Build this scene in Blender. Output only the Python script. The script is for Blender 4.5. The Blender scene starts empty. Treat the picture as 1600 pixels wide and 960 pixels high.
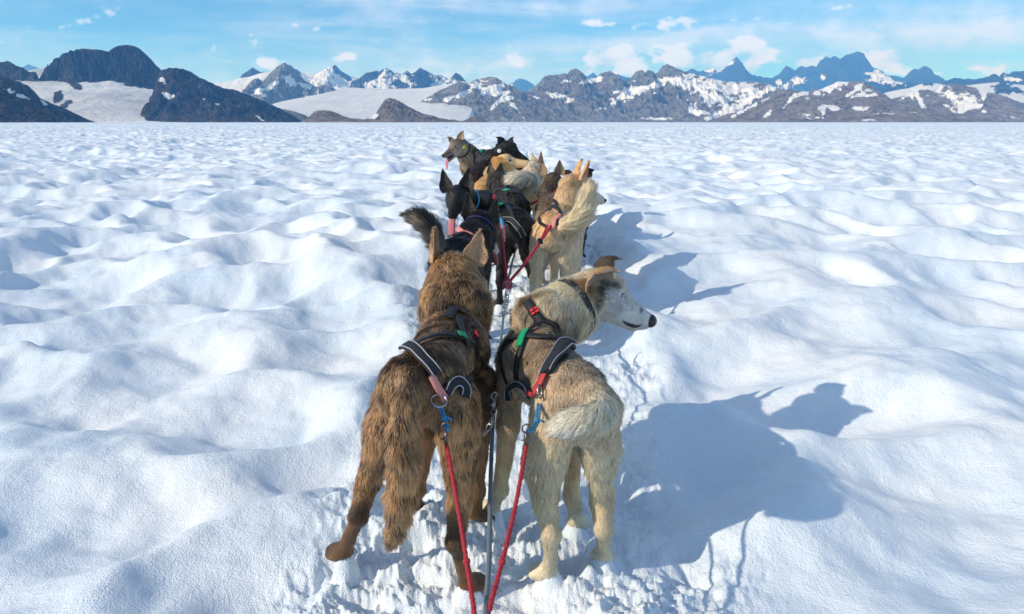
import bpy, math, numpy as np
from mathutils import Vector
from mathutils.bvhtree import BVHTree
from mathutils.kdtree import KDTree
R_ = math.radians
scene = bpy.context.scene
col = scene.collection

# ------------------------------------------------------------------ camera
F_PX, PITCH, CAM_H = 1142.0, R_(14.2), 1.16
cam_data = bpy.data.cameras.new('camera')
cam_data.sensor_width = 36.0
cam_data.lens = 36.0 * F_PX / 1600.0
cam_data.clip_start = 0.05
cam_data.clip_end = 60000.0
cam = bpy.data.objects.new('camera', cam_data)
col.objects.link(cam)
cam.location = (0, 0, CAM_H)
cam.rotation_euler = (math.pi / 2 - PITCH, 0, 0)
scene.camera = cam

# ------------------------------------------------------------------ light, sky, exposure
SUN_EL = R_(28.5)
SUN_AZ = math.atan2(-1.0, -0.52)          # towards the sun on the ground plane: from the left and somewhat behind
sun_data = bpy.data.lights.new('sun', 'SUN')
sun_data.energy = 5.0
sun_data.angle = R_(0.53)
sun_data.color = (1.0, 0.94, 0.84)
sun = bpy.data.objects.new('sun', sun_data)
col.objects.link(sun)
sdir = Vector((math.sin(SUN_AZ) * math.cos(SUN_EL), math.cos(SUN_AZ) * math.cos(SUN_EL), math.sin(SUN_EL)))
sun.rotation_euler = sdir.to_track_quat('Z', 'Y').to_euler()
sun.location = sdir * 30

scene.view_settings.view_transform = 'Standard'
scene.view_settings.look = 'None'
scene.view_settings.gamma = 1.0
scene.view_settings.exposure = -0.36
scene.view_settings.use_curve_mapping = False
scene.render.engine = 'CYCLES'
cy = scene.cycles
cy.max_bounces = 8
cy.diffuse_bounces = 4
cy.glossy_bounces = 3
cy.transmission_bounces = 6
cy.volume_bounces = 1
cy.transparent_max_bounces = 8
cy.caustics_reflective = False
cy.caustics_refractive = False
scene.cycles_curves.shape = 'RIBBONS'
scene.cycles_curves.subdivisions = 2

world = bpy.data.worlds.new('World')
scene.world = world
world.use_nodes = True


class NT:
    """small helper round a node tree"""
    def __init__(self, nt):
        self.nt = nt
        nt.nodes.clear()

    def n(self, t, props=None, **inp):
        nd = self.nt.nodes.new(t)
        for k, v in (props or {}).items():
            setattr(nd, k, v)
        for k, v in inp.items():
            key = int(k[1:]) if k[0] == 'i' and k[1:].isdigit() else k.replace('_', ' ')
            s = nd.inputs[key]
            if isinstance(v, bpy.types.NodeSocket):
                self.nt.links.new(v, s)
            else:
                s.default_value = v
        return nd

    def m(self, op, a, b=None, c=None, clamp=False):
        kw = {'i0': a}
        if b is not None: kw['i1'] = b
        if c is not None: kw['i2'] = c
        return self.n('ShaderNodeMath', {'operation': op, 'use_clamp': clamp}, **kw).outputs[0]

    def ramp(self, fac, stops, interp='LINEAR'):
        nd = self.n('ShaderNodeValToRGB', None, Fac=fac)
        cr = nd.color_ramp
        cr.interpolation = interp
        while len(cr.elements) < len(stops):
            cr.elements.new(0.5)
        for e, (p, c) in zip(cr.elements, stops):
            e.position = p
            e.color = c if len(c) == 4 else (*c, 1)
        return nd.outputs[0]

    def rng(self, v, a, b, c=0.0, d=1.0, kind='SMOOTHSTEP'):
        return self.n('ShaderNodeMapRange', {'interpolation_type': kind}, Value=v, From_Min=a, From_Max=b, To_Min=c, To_Max=d).outputs[0]

    def mix(self, f, a, b, mode='MIX'):
        nd = self.nt.nodes.new('ShaderNodeMix')
        nd.data_type = 'RGBA'
        nd.blend_type = mode
        for s, v in ((nd.inputs[0], f), (nd.inputs[6], a), (nd.inputs[7], b)):
            if isinstance(v, bpy.types.NodeSocket):
                self.nt.links.new(v, s)
            else:
                s.default_value = v if not isinstance(v, tuple) or len(v) == 4 else (*v, 1)
        return nd.outputs[2]

    def link(self, a, b):
        self.nt.links.new(a, b)


w = NT(world.node_tree)
sky = w.n('ShaderNodeTexSky', {'sky_type': 'NISHITA', 'sun_disc': False, 'sun_elevation': SUN_EL,
                               'sun_rotation': SUN_AZ, 'altitude': 1200.0, 'air_density': 1.0, 'dust_density': 0.25, 'ozone_density': 2.5})
tc = w.n('ShaderNodeTexCoord').outputs['Generated']
sp = w.n('ShaderNodeSeparateXYZ', None, Vector=tc)
X, Y, Z = sp.outputs
az = w.m('ARCTAN2', X, Y)
el = w.m('ARCTAN2', Z, w.m('SQRT', w.m('ADD', w.m('MULTIPLY', X, X), w.m('MULTIPLY', Y, Y))))
# thin high streaks
v1 = w.n('ShaderNodeCombineXYZ', None, X=w.m('MULTIPLY', az, 3.0), Y=w.m('MULTIPLY', w.m('ADD', el, w.m('MULTIPLY', az, 0.03)), 22.0), Z=3.1).outputs[0]
n1 = w.n('ShaderNodeTexNoise', None, Vector=v1, Scale=1.0, Detail=7.0, Roughness=0.55, Distortion=0.5).outputs[0]
cir = w.rng(n1, 0.30, 0.72, 0.0, 0.85)
v1b = w.n('ShaderNodeCombineXYZ', None, X=w.m('MULTIPLY', az, 1.6), Y=w.m('MULTIPLY', el, 7.0), Z=7.7).outputs[0]
n1b = w.n('ShaderNodeTexNoise', None, Vector=v1b, Scale=1.0, Detail=3.0).outputs[0]
cir = w.m('MULTIPLY', cir, w.rng(n1b, 0.30, 0.60, 0.3, 1.0))
# puffy clouds low on the right
v2 = w.n('ShaderNodeCombineXYZ', None, X=w.m('MULTIPLY', az, 24.0), Y=w.m('MULTIPLY', el, 40.0), Z=1.3).outputs[0]
n2 = w.n('ShaderNodeTexNoise', None, Vector=v2, Scale=1.0, Detail=8.0, Roughness=0.52).outputs[0]


def blob(a0, e0, ra, re):
    da = w.m('DIVIDE', w.m('SUBTRACT', az, a0), ra)
    de = w.m('DIVIDE', w.m('SUBTRACT', el, e0), re)
    r = w.m('SQRT', w.m('ADD', w.m('MULTIPLY', da, da), w.m('MULTIPLY', de, de)))
    return w.m('SUBTRACT', 1.0, r, clamp=True)


def azel(u, v):
    c, s = math.cos(PITCH), math.sin(PITCH)
    x, y, z = u - 800, F_PX * c + (480 - v) * s, -F_PX * s + (480 - v) * c
    return math.atan2(x, y), math.atan2(z, math.hypot(x, y))


mask = None
for (u, v, du, dv) in ((1110, 98, 95, 34), (1168, 82, 48, 30), (960, 97, 85, 22), (1262, 97, 44, 14), (800, 104, 130, 18), (1400, 92, 45, 20), (1405, 104, 90, 12),
                       (1150, 24, 60, 16), (318, 104, 16, 9), (296, 103, 10, 6), (418, 99, 22, 13), (588, 98, 40, 9), (520, 92, 60, 8), (675, 107, 22, 8), (1530, 107, 90, 12), (1050, 30, 230, 26),
                       (-420, 60, 260, 60), (2100, 80, 300, 70), (-300, 90, 60, 10)):
    a0, e0 = azel(u, v)
    b = blob(a0, e0, du * 1.35 / F_PX, dv * 1.35 / F_PX)
    if v < 40 or du >= 130 or u < 420 or u in (588, 520, 675, 1530, 1405):
        b = w.m('MULTIPLY', b, 0.45)
    mask = b if mask is None else w.m('MAXIMUM', mask, b)
puff = w.rng(w.m('ADD', w.m('MULTIPLY', mask, 0.78), w.m('MULTIPLY', w.m('SUBTRACT', n2, 0.53), 2.2)), 0.18, 0.50, 0.0, 0.95)
fac = w.m('MAXIMUM', cir, puff)
fac = w.m('MULTIPLY', fac, w.rng(el, -0.01, 0.015))
skc = w.mix(1.0, sky.outputs[0], (0.80, 1.05, 1.10, 1), 'MULTIPLY')
cc = w.mix(w.rng(n2, 0.35, 0.62), (5.2, 7.8, 12.0, 1), (8.8, 10.2, 14.0, 1))
low = w.rng(el, 0.10, 0.30, 1.0, 0.0)                     # near the horizon the view is through kilometres of air: see haze
skc = w.mix(low, skc, w.mix(1.0, skc, (0.62, 1.02, 1.44, 1), 'MULTIPLY'))
fin = w.mix(fac, skc, cc)
bg = w.n('ShaderNodeBackground', None, Color=fin, Strength=0.12)
wo = w.n('ShaderNodeOutputWorld')
w.link(bg.outputs[0], wo.inputs[0])


# ------------------------------------------------------------------ numeric helpers
def at(u, v, Y):
    """the world point that a pixel of the 1600x960 photograph shows, at ground distance Y"""
    c, s = math.cos(PITCH), math.sin(PITCH)
    y = F_PX * c + (480 - v) * s
    z = -F_PX * s + (480 - v) * c
    return np.array([(u - 800) / y * Y, Y, CAM_H + z / y * Y])


rs = np.random.RandomState(11)
T2 = rs.rand(256, 256).astype(np.float32)
T3 = rs.rand(64, 64, 64).astype(np.float32)
TJ = rs.rand(256, 256, 2).astype(np.float32)


def vn2(x, y, off=0):
    xi = np.floor(x).astype(np.int64); yi = np.floor(y).astype(np.int64)
    fx = x - xi; fy = y - yi
    fx = fx * fx * fx * (fx * (fx * 6 - 15) + 10); fy = fy * fy * fy * (fy * (fy * 6 - 15) + 10)
    xi = xi + off * 37; yi = yi + off * 91
    a = T2[xi & 255, yi & 255]; b = T2[(xi + 1) & 255, yi & 255]
    c = T2[xi & 255, (yi + 1) & 255]; d = T2[(xi + 1) & 255, (yi + 1) & 255]
    return (a + (b - a) * fx) * (1 - fy) + (c + (d - c) * fx) * fy


def fbm2(x, y, octs=4, gain=0.5, off=0):
    s = 0; a = 1; t = 0
    for i in range(octs):
        s = s + a * (vn2(x, y, off + i) - 0.5); t += a
        a *= gain; x = x * 2.03 + 1.7; y = y * 2.03 + 9.2
    return s / t * 2


def vn3(p, off=0):
    pi = np.floor(p).astype(np.int64)
    f = p - pi
    f = f * f * (3 - 2 * f)
    pi = pi + np.array([off * 17, off * 29, off * 43])
    x0, y0, z0 = (pi[..., 0] & 63), (pi[..., 1] & 63), (pi[..., 2] & 63)
    x1, y1, z1 = (x0 + 1) & 63, (y0 + 1) & 63, (z0 + 1) & 63
    fx, fy, fz = f[..., 0], f[..., 1], f[..., 2]
    a = T3[x0, y0, z0] * (1 - fx) + T3[x1, y0, z0] * fx
    b = T3[x0, y1, z0] * (1 - fx) + T3[x1, y1, z0] * fx
    c = T3[x0, y0, z1] * (1 - fx) + T3[x1, y0, z1] * fx
    d = T3[x0, y1, z1] * (1 - fx) + T3[x1, y1, z1] * fx
    return (a * (1 - fy) + b * fy) * (1 - fz) + (c * (1 - fy) + d * fy) * fz


def bowls(x, y, k, off=0):
    """smoothed squared distance to scattered centres: the scalloped shape of sun cups"""
    xi = np.floor(x).astype(np.int64); yi = np.floor(y).astype(np.int64)
    acc = 0
    for dx in (-1, 0, 1):
        for dy in (-1, 0, 1):
            cx = xi + dx; cyy = yi + dy
            j = TJ[(cx + off * 13) & 255, (cyy + off * 57) & 255]
            d2 = (cx + j[..., 0] - x) ** 2 + (cyy + j[..., 1] - y) ** 2
            acc = acc + np.exp(-k * d2)
    return -np.log(acc + 1e-9) / k


def sstep(a, b, x):
    t = np.clip((x - a) / (b - a), 0, 1)
    return t * t * (3 - 2 * t)


def mesh_from(name, verts, faces, mats, parent=None, smooth=True, mat_idx=None):
    """faces: int array (n,3) or (n,4)"""
    verts = np.asarray(verts, dtype=np.float32); faces = np.asarray(faces, dtype=np.int32)
    me = bpy.data.meshes.new(name)
    me.vertices.add(len(verts)); me.vertices.foreach_set('co', verts.ravel())
    k = faces.shape[1]
    me.loops.add(faces.size); me.loops.foreach_set('vertex_index', faces.ravel())
    me.polygons.add(len(faces))
    me.polygons.foreach_set('loop_start', np.arange(0, faces.size, k, dtype=np.int32))
    try:
        me.polygons.foreach_set('loop_total', np.full(len(faces), k, dtype=np.int32))
    except Exception:
        pass
    if mat_idx is not None:
        me.polygons.foreach_set('material_index', np.asarray(mat_idx, dtype=np.int32))
    me.update(calc_edges=True)
    me.validate()
    me.polygons.foreach_set('use_smooth', np.full(len(me.polygons), smooth))
    for m_ in (mats if isinstance(mats, (list, tuple)) else [mats]):
        me.materials.append(m_)
    o = bpy.data.objects.new(name, me)
    col.objects.link(o)
    if parent is not None:
        o.parent = parent
    return o


def set_attr(o, name, arr, kind='FLOAT'):
    a = o.data.attributes.new(name, kind, 'POINT')
    if kind == 'FLOAT':
        a.data.foreach_set('value', np.asarray(arr, dtype=np.float32).ravel())
    else:
        arr = np.asarray(arr, dtype=np.float32)
        if arr.shape[1] == 3:
            arr = np.hstack([arr, np.ones((len(arr), 1), np.float32)])
        a.data.foreach_set('color', arr.ravel())


def tag(o, label=None, cat=None, group=None, kind=None):
    if label: o['label'] = label
    if cat: o['category'] = cat
    if group: o['group'] = group
    if kind: o['kind'] = kind
    return o


def material(name):
    m = bpy.data.materials.new(name)
    m.use_nodes = True
    return m, NT(m.node_tree)


def simple_mat(name, colr, rough=0.6, metal=0.0, spec=0.4, bump=None, coat=0.0, noise=0.0):
    m, t = material(name)
    b = t.n('ShaderNodeBsdfPrincipled', None, Roughness=rough, Metallic=metal, Specular_IOR_Level=spec, Coat_Weight=coat)
    g = t.n('ShaderNodeTexCoord').outputs['Object']
    nz = t.n('ShaderNodeTexNoise', None, Vector=g, Scale=(bump[0] if bump else 60.0), Detail=4.0).outputs[0]
    lo = tuple(c * (1 - noise) for c in colr); hi = tuple(min(1, c * (1 + noise)) for c in colr)
    t.link(t.mix(nz, lo, hi), b.inputs['Base Color'])
    if bump:
        bp = t.n('ShaderNodeBump', None, Height=nz, Strength=bump[1], Distance=bump[2])
        t.link(bp.outputs[0], b.inputs['Normal'])
    o = t.n('ShaderNodeOutputMaterial')
    t.link(b.outputs[0], o.inputs[0])
    return m


# ------------------------------------------------------------------ snow field
PAWS = []          # (x, y, radius, depth) of the paw prints, filled from the dogs' feet tables below
def base_height(x, y):
    """gentle lie of the glacier along the team, without the small relief"""
    r = np.hypot(x, y)
    h = 0.20 * sstep(2.4, 7.5, y) * (1 - 0.6 * sstep(20, 80, r)) * np.exp(-(x / 9.0) ** 2)
    return h


def trail_x(y):
    return -0.03 + 0.02 * y * (1 - sstep(4, 9, y)) + sstep(4, 9, y) * (0.08 + 0.012 * np.minimum(y, 60)) * 0.6


def snow_height(x, y, res=None):
    """res: local mesh step, used to leave out relief the mesh cannot carry"""
    r = np.hypot(x, y)
    if res is None:
        res = 0.01
    h = base_height(x, y)
    tw = 0.50 + 0.20 * sstep(2, 8, y)
    dx = x - trail_x(y)
    edge = (fbm2(x * 2.2, y * 2.2, 3, off=40)) * 0.16
    tr = (1 - sstep(tw - 0.12, tw + 0.2, np.abs(dx) + edge)) * sstep(-3, 0.3, y) * (1 - 0.35 * sstep(6, 30, y))
    wx = x + 0.30 * fbm2(x * 1.1, y * 1.1, 3, off=3)
    wy = y + 0.30 * fbm2(x * 1.1 + 5.2, y * 1.1, 3, off=7)
    fade = lambda lam: 1 - sstep(0.30, 0.7, res / lam)
    amp = (0.6 + 0.8 * vn2(x * 0.5, y * 0.5, 12)) * (1 - 0.28 * sstep(4, 14, r))
    b1 = 0.40 * np.tanh(bowls(wx / 0.60, wy / 0.50, 10.5, 1) / 0.40) * 0.47 * amp      # rounded rims between the hollows
    b2 = bowls(wx / 0.34 + 3.3, wy / 0.29, 8.0, 2) * 0.036
    h = h + (b1 * (1 - 0.7 * tr) - 0.05) * fade(0.9) + b2 * (1 - tr) * fade(0.42)
    h = h + 0.20 * fbm2(x * 0.33, y * 0.40, 3, off=20) * (1 - 0.7 * tr) * sstep(1.0, 4.0, r)
    h = h + 0.020 * fbm2(x * 4.0, y * 4.6, 2, off=21) * fade(0.24) * (1 - 0.5 * tr)
    h = h + 0.010 * fbm2(x * 8.5, y * 9.5, 2, off=25) * fade(0.12)
    g = fade(3.0)
    h = h + np.tanh(bowls(wx / 2.3, wy / 1.9, 7.0, 4) / 0.36) * 0.36 * 0.27 * sstep(8, 25, r) * g
    h = h + bowls(x / 8.5, y / 6.0, 7.0, 5) * 0.40 * sstep(35, 90, r) * fade(8.0)
    h = h + bowls(x / 30, y / 20, 8.0, 6) * 1.0 * sstep(150, 400, r) * fade(28.0) - 0.5 * sstep(150, 400, r)
    # trampled snow: rounded crumbs and lumps in patches, footprints pressed between them
    near = fade(0.10)
    pm = sstep(-0.25, 0.25, fbm2(x * 2.6, y * 2.6, 2, off=44))
    jx = x + 0.03 * fbm2(x * 9, y * 9, 2, off=46); jy = y + 0.03 * fbm2(x * 9 + 4, y * 9, 2, off=47)
    l1 = 0.30 - bowls(jx * 11, jy * 11, 12.0, 7)
    l2 = 0.30 - bowls(jx * 25, jy * 25, 12.0, 8)
    l3 = fbm2(x * 42, y * 42, 2, 0.6, off=33)
    h = h + tr * (near * 0.036 * l1 * (0.4 + 0.8 * pm) + fade(0.045) * 0.017 * l2 * (0.3 + 0.9 * pm))
    crumb = 1 - 2.2 * np.abs(fbm2(x * 7.0, y * 7.4, 5, 0.62, off=33))
    h = h + tr * near * (0.030 * crumb + 0.027 * fbm2(x * 6.1, y * 6.1, 5, 0.6, off=55)) * (0.5 + 0.7 * pm)
    h = h + tr * 0.055 * fbm2(x * 3.2, y * 3.2, 3, off=36) * fade(0.28) - 0.02 * tr
    fp = bowls(x / 0.17 + 3, y / 0.22, 30.0, 9)
    h = h - tr * 0.050 * (1 - sstep(0.02, 0.09, fp)) * fade(0.16) * sstep(0.35, 0.6, vn2(x * 2.3, y * 2.3, 50))
    gr = sstep(0.35, 0.0, np.abs(np.abs(dx - 0.0) - 0.27) / 0.11) * sstep(6.5, 9, y)   # runner grooves far ahead
    h = h - 0.035 * gr * fade(0.1)
    for (px, py, pz, pr) in PAWS:             # snow packed level under each paw, with a low rim
        d = np.hypot(x - px, y - py) / pr
        mm = d < 4
        if np.any(mm):
            wgt = np.exp(-(d / 1.1) ** 4)
            h = np.where(mm, h * (1 - wgt) + pz * wgt + 0.010 * np.exp(-((d - 1.7) / 0.4) ** 2) * (1 - wgt), h)
    return h


m_snow, t = material('glacier_snow')
geo = t.n('ShaderNodeNewGeometry').outputs['Position']
na = t.n('ShaderNodeTexNoise', None, Vector=geo, Scale=1.1, Detail=5.0).outputs[0]
nb = t.n('ShaderNodeTexNoise', None, Vector=geo, Scale=0.12, Detail=3.0).outputs[0]
fine = t.n('ShaderNodeTexNoise', None, Vector=geo, Scale=130.0, Detail=3.0, Roughness=0.7).outputs[0]
med = t.n('ShaderNodeTexNoise', None, Vector=geo, Scale=26.0, Detail=5.0, Roughness=0.65).outputs[0]
grain = t.n('ShaderNodeTexVoronoi', None, Vector=geo, Scale=260.0).outputs['Distance']
base = t.mix(t.rng(na, 0.3, 0.7), (0.70, 0.79, 0.87), (0.84, 0.87, 0.89))
nw = t.n('ShaderNodeTexNoise', None, Vector=geo, Scale=2.6, Detail=4.0, Distortion=0.6).outputs[0]      # bluer patches scattered at random over the snow
base = t.mix(t.rng(nw, 0.50, 0.72, 0.0, 0.55), base, (0.60, 0.73, 0.85))
base = t.mix(t.rng(nb, 0.42, 0.7, 0.0, 0.35), base, (0.72, 0.80, 0.88))
bs = t.n('ShaderNodeBsdfPrincipled', None, Base_Color=base, Roughness=0.55, Specular_IOR_Level=0.25)
hh = t.m('ADD', t.m('MULTIPLY', med, 0.6), t.m('ADD', t.m('MULTIPLY', fine, 0.28), t.m('MULTIPLY', grain, 0.12)))
bp = t.n('ShaderNodeBump', None, Height=hh, Strength=0.8, Distance=0.016)
t.link(bp.outputs[0], bs.inputs['Normal'])
om = t.n('ShaderNodeOutputMaterial')
t.link(bs.outputs[0], om.inputs[0])


# ------------------------------------------------------------------ dogs: surface, coat, harness
def unit(v):
    v = np.asarray(v, float)
    return v / (np.linalg.norm(v) + 1e-9)


def surface_nets(F, org, h):
    """F<0 inside; returns verts, quads"""
    nx, ny, nz = F.shape
    s = F < 0
    c = s[:-1, :-1, :-1].astype(np.int8)
    cnt = np.zeros_like(c)
    for dx in (0, 1):
        for dy in (0, 1):
            for dz in (0, 1):
                cnt += s[dx:nx - 1 + dx, dy:ny - 1 + dy, dz:nz - 1 + dz]
    act = (cnt > 0) & (cnt < 8)
    ids = -np.ones(act.shape, np.int64)
    I, J, K = np.nonzero(act)
    ids[I, J, K] = np.arange(len(I))
    acc = np.zeros((len(I), 3)); n = np.zeros(len(I))
    corners = [(a, b, d) for a in (0, 1) for b in (0, 1) for d in (0, 1)]
    for a in corners:
        for ax in range(3):
            if a[ax] == 0:
                b = list(a); b[ax] = 1
                fa = F[I + a[0], J + a[1], K + a[2]]; fb = F[I + b[0], J + b[1], K + b[2]]
                m = (fa < 0) != (fb < 0)
                t = np.where(m, fa / np.where(m, fa - fb, 1), 0)
                p = np.tile(np.array(a, float), (len(I), 1)); p[:, ax] += t
                acc[m] += p[m]; n[m] += 1
    V = (np.stack([I, J, K], 1) + acc / n[:, None]) * h + org
    quads = []
    for ax in range(3):
        sl0 = [slice(1, -1)] * 3; sl0[ax] = slice(0, -1)
        sl1 = list(sl0); sl1[ax] = slice(1, None)
        a, b = s[tuple(sl0)], s[tuple(sl1)]
        P = np.argwhere(a != b)
        off = np.array([1, 1, 1]); off[ax] = 0
        P = P + off
        u, w_ = [(1, 2), (2, 0), (0, 1)][ax]
        eu = np.zeros(3, int); eu[u] = 1; ew = np.zeros(3, int); ew[w_] = 1
        q = [P - eu - ew, P - ew, P, P - eu]
        q = np.stack([ids[x[:, 0], x[:, 1], x[:, 2]] for x in q], 1)
        fl = ~s[P[:, 0], P[:, 1], P[:, 2]]
        q[fl] = q[fl][:, ::-1]
        quads.append(q)
    return V, np.vstack(quads)


class Prim:
    __slots__ = ('a', 'b', 'ra', 'rb', 'flow', 'ln', 'top', 'und', 'side', 'sq', 'tip')

    def __init__(s, a, b, ra, rb, flow, ln, top, und=None, side=None, sq=1.0, tip=None):
        s.a, s.b, s.ra, s.rb = np.asarray(a, float), np.asarray(b, float), ra, rb
        s.flow = unit(flow); s.ln = ln; s.top = np.array(top, float)
        s.und = s.top if und is None else np.array(und, float)
        s.side = None if side is None else unit(side); s.sq = sq
        s.tip = tip

    def dist(s, p):
        q = p - s.a
        ab = s.b - s.a
        L2 = ab @ ab + 1e-9
        t = np.clip((q @ ab) / L2, 0, 1)
        r = q - t[..., None] * ab
        if s.side is not None:
            l = r @ s.side
            r = r + (l * (1 / s.sq - 1))[..., None] * s.side
        return np.sqrt((r * r).sum(-1)) - (s.ra + (s.rb - s.ra) * t)


def body_field(prims, h, k):
    lo = np.min([np.minimum(p.a - p.ra, p.b - p.rb) for p in prims], 0) - 4 * k - h
    hi = np.max([np.maximum(p.a + p.ra, p.b + p.rb) for p in prims], 0) + 4 * k + h
    n = np.ceil((hi - lo) / h).astype(int) + 1
    acc = np.full(n, 1e-12, np.float64)
    for p in prims:
        m = max(p.ra, p.rb) + 6 * k
        l = np.maximum(((np.minimum(p.a, p.b) - m - lo) / h).astype(int), 0)
        u = np.minimum(((np.maximum(p.a, p.b) + m - lo) / h).astype(int) + 2, n)
        g = np.stack(np.meshgrid(*[lo[i] + h * np.arange(l[i], u[i]) for i in range(3)], indexing='ij'), -1)
        acc[l[0]:u[0], l[1]:u[1], l[2]:u[2]] += np.exp(-np.clip(p.dist(g) / k, -60, 60))
    return -k * np.log(acc), lo


def crom(P, n):
    P = np.asarray(P, float)
    if len(P) == 2:
        t = np.linspace(0, 1, n)[:, None]
        return P[0] * (1 - t) + P[1] * t
    Q = np.vstack([2 * P[0] - P[1], P, 2 * P[-1] - P[-2]])
    d = np.concatenate([[0], np.cumsum(np.linalg.norm(np.diff(P, axis=0), axis=1))])
    t = np.linspace(0, d[-1], n)
    out = []
    for x in t:
        i = min(np.searchsorted(d, x, 'right') - 1, len(P) - 2)
        f = (x - d[i]) / (d[i + 1] - d[i] + 1e-9)
        a, b, c, e = Q[i], Q[i + 1], Q[i + 2], Q[i + 3]
        out.append(0.5 * (2 * b + (c - a) * f + (2 * a - 5 * b + 4 * c - e) * f * f + (3 * b - a - 3 * c + e) * f ** 3))
    return np.array(out)


def frames(P):
    T = np.gradient(P, axis=0); T /= np.linalg.norm(T, axis=1)[:, None] + 1e-9
    up = np.array([0, 0, 1.0]) if abs(T[0][2]) < 0.9 else np.array([1.0, 0, 0])
    N = []
    n = unit(np.cross(T[0], up))
    for t_ in T:
        n = unit(n - t_ * (n @ t_)); N.append(n)
    N = np.array(N)
    return T, N, np.cross(T, N)


def tube_geo(P, r, seg=10, twist=0.0, strands=3, amp=0.13):
    """a rope or cable as one closed tube; twist > 0 lays strands round it"""
    T, N, B = frames(P)
    n = len(P)
    r = np.broadcast_to(r, (n,))
    d = np.concatenate([[0], np.cumsum(np.linalg.norm(np.diff(P, axis=0), axis=1))])
    a = np.arange(seg) / seg * 2 * np.pi
    rr = r[:, None] * (1 + amp * np.cos(strands * a[None] - (twist * d)[:, None])) if twist else r[:, None] * np.ones((1, seg))
    V = P[:, None] + (np.cos(a)[None, :, None] * N[:, None] + np.sin(a)[None, :, None] * B[:, None]) * rr[..., None]
    idx = np.arange(n * seg).reshape(n, seg)
    f = np.stack([idx[:-1], np.roll(idx, -1, 1)[:-1], np.roll(idx, -1, 1)[1:], idx[1:]], -1).reshape(-1, 4)
    V = np.vstack([V.reshape(-1, 3), P[:1], P[-1:]])
    c0, c1 = n * seg, n * seg + 1
    k = np.arange(0, seg, 2)
    f0 = np.stack([np.full(len(k), c0), (k + 2) % seg, (k + 1) % seg, k], 1)
    f1 = np.stack([np.full(len(k), c1), idx[-1][k], idx[-1][(k + 1) % seg], idx[-1][(k + 2) % seg]], 1)
    return V, np.vstack([f, f0, f1])


def join_geo(parts):
    V, Fs, o = [], [], 0
    for v, f in parts:
        V.append(v); Fs.append(np.asarray(f) + o); o += len(v)
    return np.vstack(V), np.vstack(Fs)


def rope_obj(name, P, r, mat, parent=None, org=None, **kw):
    v, f = tube_geo(np.asarray(P), r, **kw)
    if org is not None:
        v = v - org
    return mesh_from(name, v, f, mat, parent)


def ellipsoid_geo(c, ax, n=12, m=16):
    """ax: 3x3 rows are the half axes"""
    th = np.linspace(0, np.pi, n); ph = np.arange(m) / m * 2 * np.pi
    T_, P_ = np.meshgrid(th, ph, indexing='ij')
    S = np.stack([np.sin(T_) * np.cos(P_), np.sin(T_) * np.sin(P_), np.cos(T_)], -1)
    V = S @ np.asarray(ax) + c
    idx = np.arange(n * m).reshape(n, m)
    f = np.stack([idx[:-1], idx[1:], np.roll(idx, -1, 1)[1:], np.roll(idx, -1, 1)[:-1]], -1).reshape(-1, 4)
    return V.reshape(-1, 3), f


# coat materials: colour per strand comes from the coat pattern, darker or lighter tips as on real fur
def fur_material(name, rough=0.42):
    m, t = material(name)
    c = t.n('ShaderNodeAttribute', {'attribute_name': 'coat'}).outputs['Color']
    tp = t.n('ShaderNodeAttribute', {'attribute_name': 'tip'}).outputs['Color']
    hi = t.n('ShaderNodeHairInfo')
    cc = t.mix(t.rng(hi.outputs['Intercept'], 0.35, 0.85), c, tp)
    cc = t.mix(0.6, cc, t.mix(hi.outputs['Random'], (0.82, 0.80, 0.78), (1.35, 1.35, 1.35)), 'MULTIPLY')
    h = t.n('ShaderNodeBsdfHairPrincipled', {'model': 'CHIANG', 'parametrization': 'COLOR'}, Color=cc, Roughness=rough, Radial_Roughness=0.45, Coat=0.0)
    lie = t.n('ShaderNodeAttribute', {'attribute_name': 'lie'}).outputs['Vector']      # the coat is lit as the surface it forms
    own = t.n('ShaderNodeNewGeometry').outputs['Normal']
    nn_ = t.n('ShaderNodeVectorMath', {'operation': 'NORMALIZE'}, i0=t.n('ShaderNodeVectorMath', {'operation': 'ADD'}, i0=lie, i1=t.n('ShaderNodeVectorMath', {'operation': 'SCALE'}, i0=own, Scale=0.3).outputs[0]).outputs[0]).outputs[0]
    d = t.n('ShaderNodeBsdfPrincipled', None, Base_Color=cc, Roughness=0.42, Specular_IOR_Level=0.5, Normal=nn_)
    tr = t.n('ShaderNodeBsdfTranslucent', None, Color=cc, Normal=nn_)
    m1_ = t.n('ShaderNodeMixShader', None, Fac=0.16, i1=d.outputs[0], i2=tr.outputs[0])
    mx = t.n('ShaderNodeMixShader', None, Fac=0.10, i1=m1_.outputs[0], i2=h.outputs[0])
    o = t.n('ShaderNodeOutputMaterial')
    t.link(mx.outputs[0], o.inputs[0])
    return m


def skin_material(name):
    m, t = material(name)
    c = t.n('ShaderNodeAttribute', {'attribute_name': 'coat'}).outputs['Color']
    g = t.n('ShaderNodeTexCoord').outputs['Object']
    nz = t.n('ShaderNodeTexNoise', None, Vector=g, Scale=240.0, Detail=3.0).outputs[0]
    b = t.n('ShaderNodeBsdfPrincipled', None, Base_Color=t.mix(t.rng(nz, 0.3, 0.7), (0, 0, 0), c), Roughness=0.7, Specular_IOR_Level=0.2)
    b.inputs['Base Color'].default_value = (1, 1, 1, 1)
    t.link(t.mix(t.rng(nz, 0.3, 0.7), t.mix(1.0, c, (0.8, 0.8, 0.8), 'MULTIPLY'), c), b.inputs['Base Color'])
    bp = t.n('ShaderNodeBump', None, Height=nz, Strength=0.6, Distance=0.004)
    t.link(bp.outputs[0], b.inputs['Normal'])
    o = t.n('ShaderNodeOutputMaterial')
    t.link(b.outputs[0], o.inputs[0])
    return m


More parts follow.
